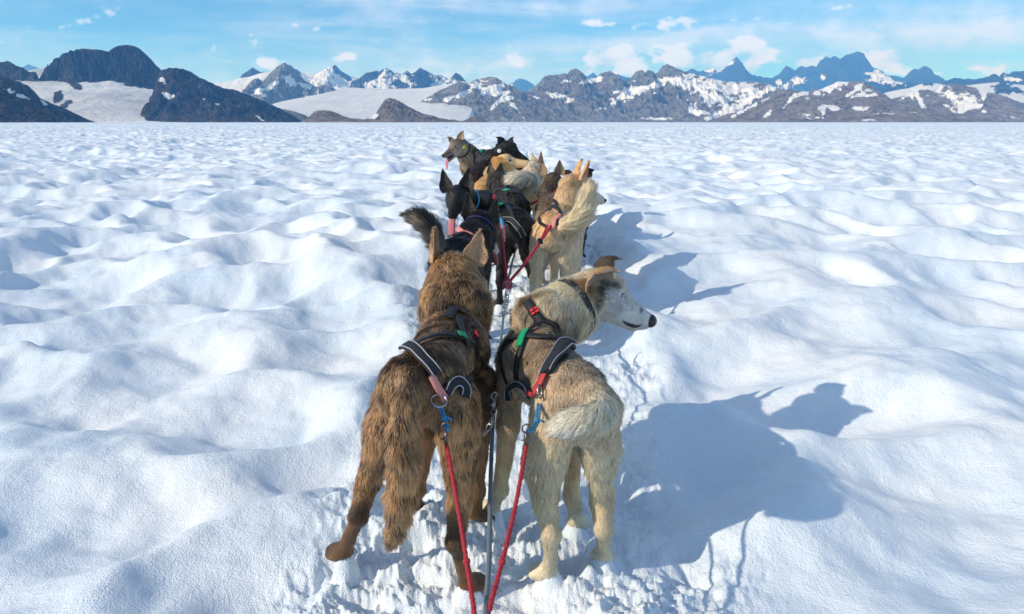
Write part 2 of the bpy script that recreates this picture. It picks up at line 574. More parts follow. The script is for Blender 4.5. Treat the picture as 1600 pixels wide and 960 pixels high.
m_fur = fur_material('fur_coat')
m_skin = skin_material('undercoat')
m_nose = simple_mat('wet_nose', (0.012, 0.011, 0.012), 0.28, spec=0.5, bump=(500, 0.4, 0.001))
m_tongue = simple_mat('tongue', (0.55, 0.17, 0.19), 0.35, spec=0.5, bump=(300, 0.5, 0.001), noise=0.15)
m_mouth = simple_mat('mouth_lining', (0.03, 0.012, 0.014), 0.3)
m_eyed = simple_mat('dark_eye', (0.015, 0.008, 0.005), 0.05, spec=0.7)
m_eyeb = simple_mat('pale_blue_eye', (0.45, 0.62, 0.75), 0.05, spec=0.7)
m_pupil = simple_mat('pupil', (0.004, 0.004, 0.004), 0.05, spec=0.7)
m_web = simple_mat('black_webbing', (0.014, 0.014, 0.017), 0.6, bump=(900, 0.5, 0.001), noise=0.3)
m_pad = simple_mat('padded_black_fabric', (0.02, 0.02, 0.025), 0.75, bump=(420, 0.5, 0.002), noise=0.3)
m_pipe = simple_mat('reflective_piping', (0.36, 0.36, 0.38), 0.35)
m_red = simple_mat('red_webbing', (0.50, 0.045, 0.05), 0.6, bump=(700, 0.6, 0.001), noise=0.3)
m_pink = simple_mat('faded_pink_webbing', (0.62, 0.24, 0.22), 0.7, bump=(700, 0.6, 0.001), noise=0.25)
m_green = simple_mat('green_label', (0.01, 0.30, 0.13), 0.5, noise=0.1)
m_blue = simple_mat('blue_cord', (0.03, 0.22, 0.42), 0.6, bump=(600, 0.8, 0.001), noise=0.6)
m_bluec = simple_mat('blue_collar', (0.02, 0.30, 0.55), 0.6, noise=0.3)
m_rope = simple_mat('red_rope', (0.40, 0.025, 0.04), 0.75, bump=(800, 1.0, 0.0015), noise=0.5)
m_steel = simple_mat('steel', (0.38, 0.39, 0.41), 0.32, metal=1.0, noise=0.3)
m_brass = simple_mat('worn_clip', (0.16, 0.14, 0.12), 0.4, metal=0.8, noise=0.4)
m_cable = simple_mat('grey_cable', (0.13, 0.17, 0.20), 0.45, spec=0.5, bump=(300, 0.5, 0.001), noise=0.4)
m_yellow = simple_mat('yellow_tag', (0.60, 0.48, 0.02), 0.5)
m_white = simple_mat('white_tag', (0.72, 0.71, 0.68), 0.5)
m_red2 = simple_mat('flag_red', (0.62, 0.03, 0.03), 0.5)
m_navy = simple_mat('flag_blue', (0.01, 0.02, 0.12), 0.5)


def ear_geo(base, tipdir, face, w, hgt, fold=0.0, folddir=None, cup=0.35, th=0.004, bend=0.0):
    """a cupped, pointed ear flap with real thickness; fold > 0 turns the tip over towards folddir"""
    up = unit(tipdir); fc = unit(np.asarray(face) - up * np.dot(face, up)); sd = np.cross(up, fc)
    ns, nt = 9, 11
    rows = []
    pos = np.array(base, float); d = up.copy()
    step = hgt / (nt - 1)
    outer, inner = [], []
    for i in range(nt):
        t = i / (nt - 1)
        wd = w * 0.5 * (1 - t ** 2.2) ** 0.75 * (0.86 + 0.35 * math.sin(min(1, t * 1.6) * math.pi)) + 0.0012
        f2 = unit(fc - d * (fc @ d))
        for j in range(ns):
            s = -1 + 2 * j / (ns - 1)
            cupd = cup * w * (s * s) * (1 - t * 0.55)
            p = pos + sd * s * wd + f2 * cupd
            outer.append(p - f2 * th * 0.5); inner.append(p + f2 * th * 0.5 * (1 - 0.6 * abs(s) ** 3))
        if fold and t > 0.42:
            d = unit(d + np.asarray(folddir) * fold * (0.35))
        pos = pos + d * step
    V = np.array(outer + inner)
    n = ns * nt
    o = np.arange(n).reshape(nt, ns); q = o + n
    f = [np.stack([o[:-1, :-1], o[1:, :-1], o[1:, 1:], o[:-1, 1:]], -1).reshape(-1, 4), np.stack([q[:-1, :-1], q[:-1, 1:], q[1:, 1:], q[1:, :-1]], -1).reshape(-1, 4)]
    def strip(a, b):
        return np.stack([a[:-1], b[:-1], b[1:], a[1:]], -1)
    f.append(strip(o[0], q[0])); f.append(strip(q[-1], o[-1])); f.append(strip(q[:, 0], o[:, 0])); f.append(strip(o[:, -1], q[:, -1]))
    isin = np.concatenate([np.zeros(n), np.ones(n)])
    return V, np.vstack(f), isin


def template(P, W, head, s, gz, feet=None, spread=1.0):
    """default joints of a standing dog from its pelvis, withers and head positions"""
    P, W, head = (np.asarray(x, float) for x in (P, W, head))
    f = W - P; f[2] = 0; f = unit(f)
    l = np.array([-f[1], f[0], 0]); z = np.array([0, 0, 1.0])
    ax = unit(W - P)
    J = dict(P=P, W=W, H=head, f=f, l=l)
    J['croup'] = P - f * 0.075 * s - z * 0.012 * s
    J['loin'] = P + (W - P) * 0.42 - z * 0.012 * s
    J['rib'] = P + (W - P) * 0.74 - z * 0.085 * s
    J['chest'] = W + f * 0.03 * s - z * 0.10 * s
    nd = head - W
    J['n0'] = W + nd * 0.22 + f * 0.015 * s - z * 0.01
    J['n1'] = W + nd * 0.60 - z * 0.006
    for k, sg in (('L', 1), ('R', -1)):
        hip = P + l * sg * 0.062 * s - z * 0.04 * s
        g = gz(P[0] + l[0] * sg * 0.08 * s - f[0] * 0.08, P[1] + l[1] * sg * 0.08 * s - f[1] * 0.08)
        ft = P + l * sg * 0.085 * s * spread - f * 0.075 * s; ft[2] = g + 0.022 * s
        hgt = hip[2] - ft[2]
        hock = ft - f * 0.05 * s + z * 0.30 * hgt
        knee = hip * 0.5 + hock * 0.5 + f * 0.115 * s + l * sg * 0.015 * s + z * .02
        J['hip' + k], J['knee' + k], J['hock' + k], J['foot' + k] = hip, knee, hock, ft
        sh = W + l * sg * 0.062 * s - z * 0.10 * s
        g = gz(W[0] + l[0] * sg * 0.07 * s, W[1] + l[1] * sg * 0.07 * s)
        pw = W + l * sg * 0.07 * s * spread + f * 0.0 * s; pw[2] = g + 0.022 * s
        el = sh * 0.55 + pw * 0.45 - f * 0.035 * s + z * 0.03
        wr = pw + (el - pw) * 0.36 + f * .012
        J['sh' + k], J['el' + k], J['wr' + k], J['paw' + k] = sh, el, wr, pw
    return J


PAW_DIR = {}


def build_dog(D, seed):
    """D: spec of one dog; returns the root object"""
    s = D.get('s', 1.0)
    J = D['J']
    f, l = J['f'], J['l']
    z = np.array([0, 0, 1.0])
    C = D['col']; g = lambda k, d='body': C.get(k, C[d])
    ln = D.get('len', 1.0)
    hd = unit(D['dir']); hu = unit(np.asarray(D.get('up', (0, 0, 1.0)), float) - hd * np.dot(D.get('up', (0, 0, 1.0)), hd)); hl = np.cross(hu, hd)
    H = J['H']
    R = D.get('R', {})
    r = lambda k, v: R.get(k, v) * s
    back = -f * 1.0 - z * 0.25
    pr = []
    A = lambda *a, **k: pr.append(Prim(*a, **k))
    body, und = g('body'), g('under')
    A(J['croup'], J['P'], r('croup', 0.072), r('pelvis', 0.086), -f - z * 0.7, 0.026 * ln, g('rump'), und, side=l, sq=R.get('sqp', 1.0))
    A(J['P'], J['loin'], r('pelvis', 0.086), r('loin', 0.084), back, 0.023 * ln, body, und, side=l, sq=0.95)
    A(J['loin'], J['rib'], r('loin', 0.08), r('rib', 0.108), back, 0.024 * ln, body, und, side=l, sq=0.86)
    A(J['rib'], J['chest'], r('rib', 0.108), r('chest', 0.092), back, 0.026 * ln, g('shoulder'), und, side=l, sq=0.9)
    A(J['W'] - z * 0.07 * s, J['W'] - z * 0.045 * s + f * 0.02, 0.07 * s, 0.048 * s, back, 0.030 * ln, g('shoulder'), und)
    A(J['W'] - z * 0.05 * s, J['n0'], 0.07 * s, r('neck0', 0.082), back, 0.034 * ln, g('neck'), g('throat'))
    nflow = J['n0'] - J['n1'] - z * 0.05 * s
    A(J['n0'], J['n1'], r('neck0', 0.082), r('neck1', 0.068), nflow, 0.036 * ln, g('neck'), g('throat'))
    hb = H - hd * 0.035 * s - hu * 0.01 * s
    A(J['n1'], hb, r('neck1', 0.068), 0.056 * s, nflow, 0.032 * ln, g('nape', 'neck') if 'nape' in C else g('neck'), g('throat'))
    A(J['chest'] + f * 0.03 * s, J['n1'] * 0.5 + J['n0'] * 0.5 - z * 0.02 * s, 0.072 * s, 0.055 * s, back - z, 0.040 * ln, g('throat'), g('throat'))
    sh = s * D.get('hs', 1.0)
    # head
    hc, mz = g('head'), g('muzzle')
    hlft = 0.020 * ln
    A(H, H + hd * 0.01 * sh, 0.056 * sh, 0.055 * sh, -hd, hlft, hc, g('cheek', 'head') if 'cheek' in C else hc)
    A(H + hd * 0.03 * sh + hu * 0.014 * sh, H + hd * 0.045 * sh + hu * 0.006 * sh, 0.042 * sh, 0.034 * sh, -hd, 0.010 * ln, g('brow', 'head') if 'brow' in C else hc, hc)
    for sg in (1, -1):
        ck = C.get('cheek', hc)
        A(H + hl * sg * 0.030 * sh - hu * 0.016 * sh - hd * 0.005 * sh, H + hl * sg * 0.022 * sh - hu * 0.022 * sh + hd * 0.045 * sh, 0.036 * sh, 0.026 * sh, -hd - hu * 0.4, 0.022 * ln, ck, ck)
    m0 = H + hd * 0.055 * sh - hu * 0.014 * s; m1 = H + hd * 0.150 * sh - hu * 0.026 * s
    mzs = D.get('mz', 1.0)
    A(m0, m1, 0.035 * sh * (0.6 + 0.4 * mzs), 0.0185 * sh * mzs, -hd, 0.0065 * ln, C.get('muztop', mz), mz, side=hl, sq=0.92)
    op = D.get('open', 0.0)
    j0 = H + hd * 0.035 * sh - hu * 0.044 * s; j1 = H + hd * 0.128 * sh - hu * (0.046 + 0.034 * op) * s
    A(j0, j1, 0.024 * sh * (0.5 + 0.5 * mzs), 0.0115 * sh * mzs, -hd, 0.0065 * ln, mz, mz)
    # legs
    lg, lgi = g('leg'), C.get('leg_low', g('leg'))
    for k, sg in (('L', 1), ('R', -1)):
        hip, kn, hk, ft = J['hip' + k], J['knee' + k], J['hock' + k], J['foot' + k]
        pd = unit(D.get('paw_dir', {}).get('h' + k, f)); pd[2] = 0; pd = unit(pd)
        pdl = np.array([-pd[1], pd[0], 0])
        dn = unit(kn - hip)
        A(hip, hip * 0.35 + kn * 0.65, r('thigh', 0.074), r('thigh', 0.074) * 0.72, dn - f * 0.6, 0.026 * ln, g('thigh'), g('thigh_in'), side=l, sq=0.8)
        A(hip * 0.5 + kn * 0.5 - f * 0.03 * s, kn, 0.052 * s, 0.036 * s, dn - f * 0.5, 0.022 * ln, g('thigh'), g('thigh_in'), side=l, sq=0.8)
        A(hip - f * 0.045 * s - z * 0.02, kn * 0.45 + hk * 0.55 - f * 0.005, 0.040 * s, 0.020 * s, hk - hip, 0.028 * ln, g('breech'), g('breech'))
        A(kn, hk * 0.8 + kn * 0.2, 0.034 * s, 0.0155 * s, hk - kn, 0.012 * ln, lg, lg)
        A(hk * 0.75 + kn * 0.25, hk, 0.014 * s, 0.0165 * s, hk - kn, 0.013 * ln, lgi, lgi)
        A(hk, ft + z * 0.012 * s, 0.0150 * s, 0.0145 * s, ft - hk, 0.012 * ln, lgi, lgi)
        paws = [(ft, pd, pdl)]
        shj, el, wr, pw = J['sh' + k], J['el' + k], J['wr' + k], J['paw' + k]
        A(shj, el, 0.054 * s, 0.031 * s, el - shj, 0.020 * ln, g('shoulder'), g('leg'), side=l, sq=0.75)
        A(el, wr, 0.027 * s, 0.0165 * s, wr - el, 0.014 * ln, lg, lg)
        A(wr, pw + z * 0.014 * s, 0.0175 * s, 0.0155 * s, pw - wr, 0.012 * ln, lgi, lgi)
        pf = unit(D.get('paw_dir', {}).get('f' + k, f)); pf[2] = 0; pf = unit(pf)
        paws.append((pw, pf, np.array([-pf[1], pf[0], 0])))
        for (c, d_, dl) in paws:
            A(c, c + d_ * 0.022 * s, 0.0125 * s, 0.0125 * s, d_ - z, 0.011 * ln, C.get('paw', lgi), C.get('paw', lgi))
            for q, (aa, bb) in enumerate(((-0.0225, 0.034), (-0.0078, 0.050), (0.0078, 0.050), (0.0225, 0.034))):
                A(c + d_ * 0.012 * s + dl * aa * 0.7 * s, c + d_ * bb * s + dl * aa * s - z * 0.006 * s, 0.0078 * s, 0.0072 * s, d_, 0.0035 * ln, C.get('toe', C.get('paw', lgi)), C.get('paw', lgi))
    # tail
    tp = np.array(D['tail'], float); tr_ = D.get('tail_r', 0.026)
    tc_ = crom(tp, 9)
    tcol, tund = g('tail', 'body'), g('tail_under', 'tail') if 'tail_under' in C else g('tail', 'body')
    for i in range(8):
        u_ = i / 8
        rr = tr_ * s * (0.85 + 0.35 * math.sin(u_ * 2.6)) * (1 - 0.55 * max(0, u_ - 0.6) / 0.4)
        rr2 = tr_ * s * (0.85 + 0.35 * math.sin((u_ + .125) * 2.6)) * (1 - 0.55 * max(0, u_ + .125 - 0.6) / 0.4)
        cc_ = C['tail_tip'] if ('tail_tip' in C and u_ > 0.7) else tcol
        A(tc_[i], tc_[i + 1], rr, rr2, tc_[i + 1] - tc_[i] + 0 * z, D.get('tail_len', 0.05) * (0.72 + 0.5 * math.sin(u_ * 2.8)) * (1 - 0.45 * u_ ** 4), cc_, C['tail_tip'] if ('tail_tip' in C and u_ > 0.7) else tund)
    h = D.get('h', 0.008); k = 0.0088 * s
    Fd, org = body_field(pr, h, k)
    V, Q = surface_nets(Fd, org, h)
    # per-vertex coat data
    nv = len(V)
    def coat(Vp, Np):
        Wt = np.zeros(len(Vp)); fl = np.zeros((len(Vp), 3)); le = np.zeros(len(Vp)); top = np.zeros((len(Vp), 3)); un = np.zeros((len(Vp), 3))
        kk = 0.016 * s
        for p in pr:
            w_ = np.exp(-np.clip(p.dist(Vp) / kk, -8, 30))
            Wt += w_; fl += w_[:, None] * p.flow; le += w_ * p.ln; top += w_[:, None] * p.top; un += w_[:, None] * p.und
        fl /= Wt[:, None]; le /= Wt; top /= Wt[:, None]; un /= Wt[:, None]
        a = sstep(-0.35, 0.45, Np[:, 2] + 0.45 * (vn3(Vp * 14, seed) - 0.5))
        c = un * (1 - a)[:, None] + top * a[:, None]
        return fl, le, c
    fa, fb, fc_, fd = V[Q[:, 0]], V[Q[:, 1]], V[Q[:, 2]], V[Q[:, 3]]
    FN = np.cross(fc_ - fa, fd - fb); 
    N = np.zeros_like(V)
    for i in range(4):
        np.add.at(N, Q[:, i], FN)
    N /= np.linalg.norm(N, axis=1)[:, None] + 1e-9
    # make sure that the normals look outwards
    if np.mean(((V - V.mean(0)) * N).sum(1)) < 0:
        Q = Q[:, ::-1]; N = -N; FN = -FN
    flow, leng, colr = coat(V, N)
    marks = D.get('marks', [])
    def paint(Vp, Np, c):
        for mk in marks:
            mc, mr, colr_, soft = mk[:4]
            wp = Vp + (np.stack([vn3(Vp * 22, seed + 3), vn3(Vp * 22, seed + 4), vn3(Vp * 22, seed + 5)], -1) - 0.5) * 0.05 * s
            if len(np.shape(mr)) == 0:
                d = np.linalg.norm(wp - mc, axis=1) / mr
            else:
                d = np.sqrt((((wp - mc) @ np.stack([f, l, z]).T / np.asarray(mr)) ** 2).sum(1))
            a = (1 - sstep(1 - soft, 1 + soft, d))[:, None]
            c = c * (1 - a) + np.array(colr_) * a
        return c
    mott = D.get('mottle', 0.25)
    def tint(Vp, c):
        n_ = vn3(Vp * np.array([26, 26, 26]), seed) * 0.6 + vn3(Vp * 60, seed + 1) * 0.4
        return c * (1 + mott * 2 * (n_ - 0.5))[:, None]
    colr = tint(V, paint(V, N, colr))
    # ears
    EV, EQ, EI = [], [], []
    eo = 0
    for e in D['ears']:
        v_, q_, in_ = ear_geo(*e['a'], **e.get('k', {}))
        EV.append(v_); EQ.append(q_ + eo); EI.append(in_); eo += len(v_)
    EV = np.vstack(EV); EQ = np.vstack(EQ); EI = np.concatenate(EI)
    eout, ein = np.array(g('ear', 'head')), np.array(C.get('ear_in', g('ear', 'head')))
    per_ = len(EV) // len(D['ears'])
    eo_ = np.repeat(np.array([e.get('col', eout) for e in D['ears']], float), per_, axis=0)
    ecol = np.where(EI[:, None] > 0.5, ein, eo_)
    org0 = np.array([J['P'][0] * 0.5 + J['W'][0] * 0.5, J['P'][1] * 0.5 + J['W'][1] * 0.5, 0.0]); org0[2] = min(J['footL'][2], J['pawL'][2]) - 0.022
    root = bpy.data.objects.new('sled_dog', None); col.objects.link(root)
    root.location = org0; root.empty_display_size = 0.2
    tag(root, D['label'], 'dog', 'sled dogs harnessed in a team')
    VV = np.vstack([V, EV]) - org0
    ob = mesh_from('body', VV, np.vstack([Q, EQ + nv]), m_skin, root)
    set_attr(ob, 'coat', np.vstack([colr * D.get('skin', 1.0), ecol * 0.85]), 'FLOAT_COLOR')
    tree = BVHTree.FromPolygons([tuple(x) for x in V], [tuple(int(i) for i in q) for q in Q])
    D.update(tree=tree, root=root, org=org0, hd=hd, hu=hu, hl=hl, bodyob=ob, V=V, Q=Q, N=N, FN=FN, EV=EV, EQ=EQ, EI=EI, coat_f=coat, paint_f=paint, tint_f=tint, prims=pr, straps=[], ecols=(eout, ein), seed=seed, sc=s)
    # nose, eyes, tongue
    nc = m1 + hd * 0.016 * sh + hu * 0.004 * sh
    v_, q_ = ellipsoid_geo(nc - org0, np.stack([hd * 0.012, hl * 0.0145, hu * 0.0115]) * sh * (0.65 + 0.6 * (mzs - 0.5)) * D.get('nose', 1.0))
    mesh_from('nose', v_, q_, m_nose, ob)
    if D.get('eyes', True):
        for sg in (1, -1):
            ec = H + hd * 0.050 * sh + hl * sg * 0.031 * sh + hu * 0.014 * sh
            out = unit(hd * 0.55 + hl * sg * 0.8 + hu * 0.15)
            hit = tree.find_nearest(Vector(ec + out * 0.01))
            ec = np.array(hit[0]) - out * 0.0040 * sh
            v_, q_ = ellipsoid_geo(ec - org0, np.eye(3) * 0.0092 * sh, 14, 20)
            dots = ((v_ - (ec - org0)) @ out) / (0.0092 * sh)
            fm = dots[q_].mean(1)
            mesh_from('eye', v_, q_, [m_pupil, D.get('eye', m_eyed), m_pupil], ob, mat_idx=np.where(fm > 0.93, 0, np.where(fm > 0.72, 1, 2)))
    if op > 0.25:
        a = np.array([0.30, 0.5, 0.7]) * op
        c0 = j0 + hd * 0.05 * s + hu * 0.014 * s
        ctr = crom([m0 * 0.5 + j0 * 0.5 + hd * 0.022 * sh, m0 * 0.35 + m1 * 0.15 + j1 * 0.5 - hd * 0.015 * sh, (m1 + j1) / 2 - hd * 0.012 * sh], 12) - org0
        v_, q_ = tube_geo(ctr, np.linspace(0.019, 0.0125, 12) * sh * (0.85 + 0.25 * op), 12)
        dist_ = ((v_ - ctr.mean(0)) @ hl)
        v_ = v_ + (dist_ * 0.42 * mzs)[:, None] * hl
        mesh_from('mouth_lining', v_, q_, m_mouth, ob)
    if D.get('tongue'):
        if isinstance(D['tongue'], float):
            tl_ = D['tongue']
            q0 = j0 * 0.35 + j1 * 0.65 + hu * 0.010 * s
            q1 = j1 + hd * 0.004 * s + hu * 0.010 * s
            q2 = j1 + hd * 0.016 * s - z * 0.006 * s
            T_ = crom([q0, q1, q2, q2 - z * tl_ * 0.5 + hd * 0.004, q2 - z * tl_ + D.get('tongue_dx', np.zeros(3))], 14)
        else:
            T_ = crom(D['tongue'], 14)
        w0 = D.get('tongue_w', 0.017) * s
        wd = w0 * (0.75 + 0.45 * np.sin(np.linspace(0.1, 1, 14) * 2.2)) * np.sqrt(np.clip(1 - np.linspace(0, 1, 14) ** 6, 0.02, 1))
        Tt = np.gradient(T_, axis=0); Tt /= np.linalg.norm(Tt, axis=1)[:, None]
        lat = np.array([unit(D.get('tongue_lat', hl) - t__ * np.dot(D.get('tongue_lat', hl), t__)) for t__ in Tt])
        nn = np.cross(Tt, lat)
        cs = [(-1, 0.15), (-0.55, 1), (0, 0.55), (0.55, 1), (1, 0.15), (0.6, -0.7), (0, -1), (-0.6, -0.7)]
        ring = np.stack([T_ + lat * (wd * a)[:, None] + nn * b * 0.0035 * s for a, b in cs], 1)
        nr = len(cs)
        idx = np.arange(14 * nr).reshape(14, nr)
        q_ = np.stack([idx[:-1], np.roll(idx, -1, 1)[:-1], np.roll(idx, -1, 1)[1:], idx[1:]], -1).reshape(-1, 4)
        cap = np.array([[idx[-1][0], idx[-1][1], idx[-1][6], idx[-1][7]], [idx[-1][1], idx[-1][2], idx[-1][5], idx[-1][6]], [idx[-1][2], idx[-1][3], idx[-1][4], idx[-1][5]]])
        mesh_from('tongue', ring.reshape(-1, 3) - org0, np.vstack([q_, cap]), m_tongue, ob)
    return root


def grow_fur(D):
    seed, s, org0 = D['seed'], D['sc'], D['org']
    rg = np.random.RandomState(100 + seed)
    n = D.get('n', 30000)
    V, Q, FN = D['V'], D['Q'], D['FN']
    A = np.linalg.norm(FN, axis=1) * 0.5
    cm = V[Q].mean(1)
    # density is spent where it shows: thinner on the short coat of the lower legs
    fidx = rg.choice(len(Q), n, p=A / A.sum())
    a, b = rg.rand(n, 1), rg.rand(n, 1)
    q = Q[fidx]
    root = (V[q[:, 0]] * (1 - a) + V[q[:, 1]] * a) * (1 - b) + (V[q[:, 3]] * (1 - a) + V[q[:, 2]] * a) * b
    nm = D['N'][q].mean(1); nm /= np.linalg.norm(nm, axis=1)[:, None] + 1e-9
    fl, le, c = D['coat_f'](root, nm)
    c = D['paint_f'](root, nm, c)
    c = D['tint_f'](root, c)
    # ears
    ne = int(n * 0.035)
    EV, EQ = D['EV'], D['EQ']
    eA = np.linalg.norm(np.cross(EV[EQ[:, 2]] - EV[EQ[:, 0]], EV[EQ[:, 3]] - EV[EQ[:, 1]]), axis=1)
    eN = np.cross(EV[EQ[:, 2]] - EV[EQ[:, 0]], EV[EQ[:, 3]] - EV[EQ[:, 1]]); eN /= np.linalg.norm(eN, axis=1)[:, None] + 1e-9
    ei = rg.choice(len(EQ), ne, p=eA / eA.sum())
    a, b = rg.rand(ne, 1), rg.rand(ne, 1)
    qq = EQ[ei]
    er = (EV[qq[:, 0]] * (1 - a) + EV[qq[:, 1]] * a) * (1 - b) + (EV[qq[:, 3]] * (1 - a) + EV[qq[:, 2]] * a) * b
    en = eN[ei]
    cent = EV.reshape(len(D['ears']), -1, 3)
    hu = D['hu']
    efl = np.zeros((ne, 3)); per = len(EV) // len(D['ears'])
    for i, e in enumerate(D['ears']):
        m = (qq[:, 0] // per) == i
        efl[m] = unit(e['a'][1])
    inn = D['EI'][qq[:, 0]] > 0.5
    # outward side of the flap: away from the face direction
    sgn = np.ones(ne)
    for i, e in enumerate(D['ears']):
        m = (qq[:, 0] // per) == i
        ctr = EV[i * per:(i + 1) * per].mean(0)
        fc = unit(e['a'][2])
        want = np.where(inn[m], 1.0, -1.0)
        dt = (en[m] * fc).sum(1)
        sgn[m] = np.where(np.sign(dt) == want, 1, -1)
    en = en * sgn[:, None]
    eo, ein = D['ecols']
    eo = np.array([e.get('col', eo) for e in D['ears']], float)[qq[:, 0] // per]
    ec = np.where(inn[:, None], ein, eo) * (0.8 + 0.4 * rg.rand(ne, 1))
    root = np.vstack([root, er]); nm = np.vstack([nm, en]); fl = np.vstack([fl, efl])
    le = np.concatenate([le, np.full(ne, 0.009 * D.get('len', 1.0)) * np.where(inn, 1.3, 1.0)]); c = np.vstack([c, ec])
    n = len(root)
    fl = fl + np.array([0, 0, -0.22])
    fl = fl + (np.stack([vn3(root * 7, 20 + seed) - 0.5, vn3(root * 7, 21 + seed) - 0.5, vn3(root * 7, 22 + seed) - 0.5], -1)) * 0.9
    fl[-ne:] = efl
    fl = fl - nm * (fl * nm).sum(1)[:, None]
    fl /= np.linalg.norm(fl, axis=1)[:, None] + 1e-6
    # tufts: neighbouring hairs lean together
    sc_ = 48.0 / s
    nz = np.stack([vn3(root * sc_, 5 + seed) - 0.5, vn3(root * sc_, 6 + seed) - 0.5, vn3(root * sc_, 7 + seed) - 0.5], -1)
    nz2 = np.stack([vn3(root * 17, 8 + seed) - 0.5, vn3(root * 17, 9 + seed) - 0.5, vn3(root * 17, 10 + seed) - 0.5], -1)
    lift = D.get('lift', 0.34)
    jit = rg.randn(n, 3) * 0.13
    d = fl + nm * lift + nz * 0.75 + nz2 * 0.42 + jit
    d -= nm * np.minimum((d * nm).sum(1) - 0.18, 0)[:, None]
    d /= np.linalg.norm(d, axis=1)[:, None]
    L = le * (0.65 + 0.6 * rg.rand(n)) * (0.8 + 0.5 * vn3(root * 30, 12 + seed))
    # straps press the coat down
    if D['straps']:
        kd = KDTree(sum(len(x) for x, _ in D['straps']))
        i = 0; ww = []
        for pts, wd in D['straps']:
            for p in pts:
                kd.insert(Vector(p), i); i += 1; ww.append(wd)
        kd.balance()
        sp = np.vstack([x for x, _ in D['straps']])
        lo, hi = sp.min(0) - 0.05, sp.max(0) + 0.05
        cand = np.nonzero(((root > lo) & (root < hi)).all(1))[0]
        for j in cand:
            co, ix, dd = kd.find(Vector(root[j] + d[j] * 0.4 * L[j]))
            w_ = ww[ix] * 0.5
            if dd < w_ + 0.022:
                L[j] *= 0.22 if dd < w_ + 0.004 else 0.22 + 0.78 * (dd - w_ - 0.004) / 0.018
    K = 5
    u = np.linspace(0, 1, K)
    bend = fl * 0.35 + np.array([0, 0, -0.28])
    P = root[:, None] + d[:, None] * (L[:, None] * u)[..., None] + bend[:, None] * (L[:, None] * u ** 2)[..., None] * 0.45
    # clump towards tuft centres
    m_ = max(50, n // D.get('clump', 14))
    cidx = rg.choice(n, m_, replace=False)
    kd = KDTree(m_)
    for i, j in enumerate(cidx):
        kd.insert(Vector(root[j]), i)
    kd.balance()
    near = np.array([cidx[kd.find(Vector(r_))[1]] for r_ in root])
    ctip = P[near]
    same = ((root - root[near]) ** 2).sum(1) < (0.02 * s) ** 2
    amt = (D.get('clumping', 0.45) * same * sstep(0.006, 0.02, L))[:, None, None] * (u ** 1.3)[None, :, None] * (0.5 + 0.6 * rg.rand(n))[:, None, None]
    scale_l = (L / np.maximum(L[near], 1e-4))[:, None, None]
    tgt = root[near][:, None] + (ctip - root[near][:, None]) * np.clip(scale_l, 0.5, 1.3)
    P = P * (1 - amt) + tgt * amt
    P += rg.randn(n, K, 3) * (L[:, None] * u)[..., None] * 0.03
    rad0 = D.get('rad', 0.0007)
    rad = rad0 * np.array([1.0, 1.0, 0.85, 0.6, 0.12])[None, :] * (0.7 + 0.6 * rg.rand(n))[:, None]
    P = P - org0
    cu = bpy.data.hair_curves.new('fur')
    cu.add_curves([K] * n)
    cu.attributes['position'].data.foreach_set('vector', P.astype(np.float32).ravel())
    ra = cu.attributes.get('radius') or cu.attributes.new('radius', 'FLOAT', 'POINT')
    ra.data.foreach_set('value', rad.astype(np.float32).ravel())
    c = c * (0.76 + 0.48 * rg.rand(n, 1) ** 1.0)
    tipmul = D.get('tips')
    if tipmul is None:
        tipc = c * 1.15
    else:
        tc2, amt2 = tipmul
        pick = (amt2 * (rg.rand(n, 1) * 0.5 + 0.75) * sstep(0.008, 0.02, le)[:, None])
        pick = np.clip(pick * (sstep(0.25, 0.75, 0.6 * vn3(root * 20, 30 + seed) + 0.4 * vn3(root * 55, 31 + seed)) * 1.7)[:, None], 0, 1)
        tipc = c * (1 - pick) + np.array(tc2) * pick
    dk = D.get('dark_hairs')
    if dk is not None:
        m2 = rg.rand(n) < dk[1] * sstep(0.008, 0.018, le) * 2 * sstep(0.25, 0.75, 0.5 * vn3(root * 24, 33 + seed) + 0.5 * vn3(root * 70, 34 + seed))
        c[m2] = np.array(dk[0]); tipc[m2] = np.array(dk[0])
    for nmn, arr in (('coat', c), ('tip', tipc)):
        at_ = cu.attributes.new(nmn, 'FLOAT_COLOR', 'CURVE')
        at_.data.foreach_set('color', np.hstack([np.clip(arr, 0.002, 0.95), np.ones((n, 1))]).astype(np.float32).ravel())
    lie = nm + d * 0.35 + rg.randn(n, 3) * 0.22
    lie /= np.linalg.norm(lie, axis=1)[:, None]
    at_ = cu.attributes.new('lie', 'FLOAT_VECTOR', 'CURVE')
    at_.data.foreach_set('vector', lie.astype(np.float32).ravel())
    cu.materials.append(m_fur)
    o = bpy.data.objects.new('fur', cu)
    col.objects.link(o)
    o.parent = D['bodyob']
    return o


def cast(D, u, v):
    """where the sight line through a photo pixel meets the dog's body"""
    p = at(u, v, 5.0); o = np.array([0, 0, CAM_H])
    d = unit(p - o)
    hit = D['tree'].ray_cast(Vector(o), Vector(d))
    if hit[0] is None:
        J = D['J']
        best = None
        for k in np.linspace(0.9, 8, 400):
            r_ = D['tree'].find_nearest(Vector(o + d * k))
            if best is None or r_[3] < best[1]:
                best = (r_[0], r_[3])
        return np.array(best[0])
    return np.array(hit[0])


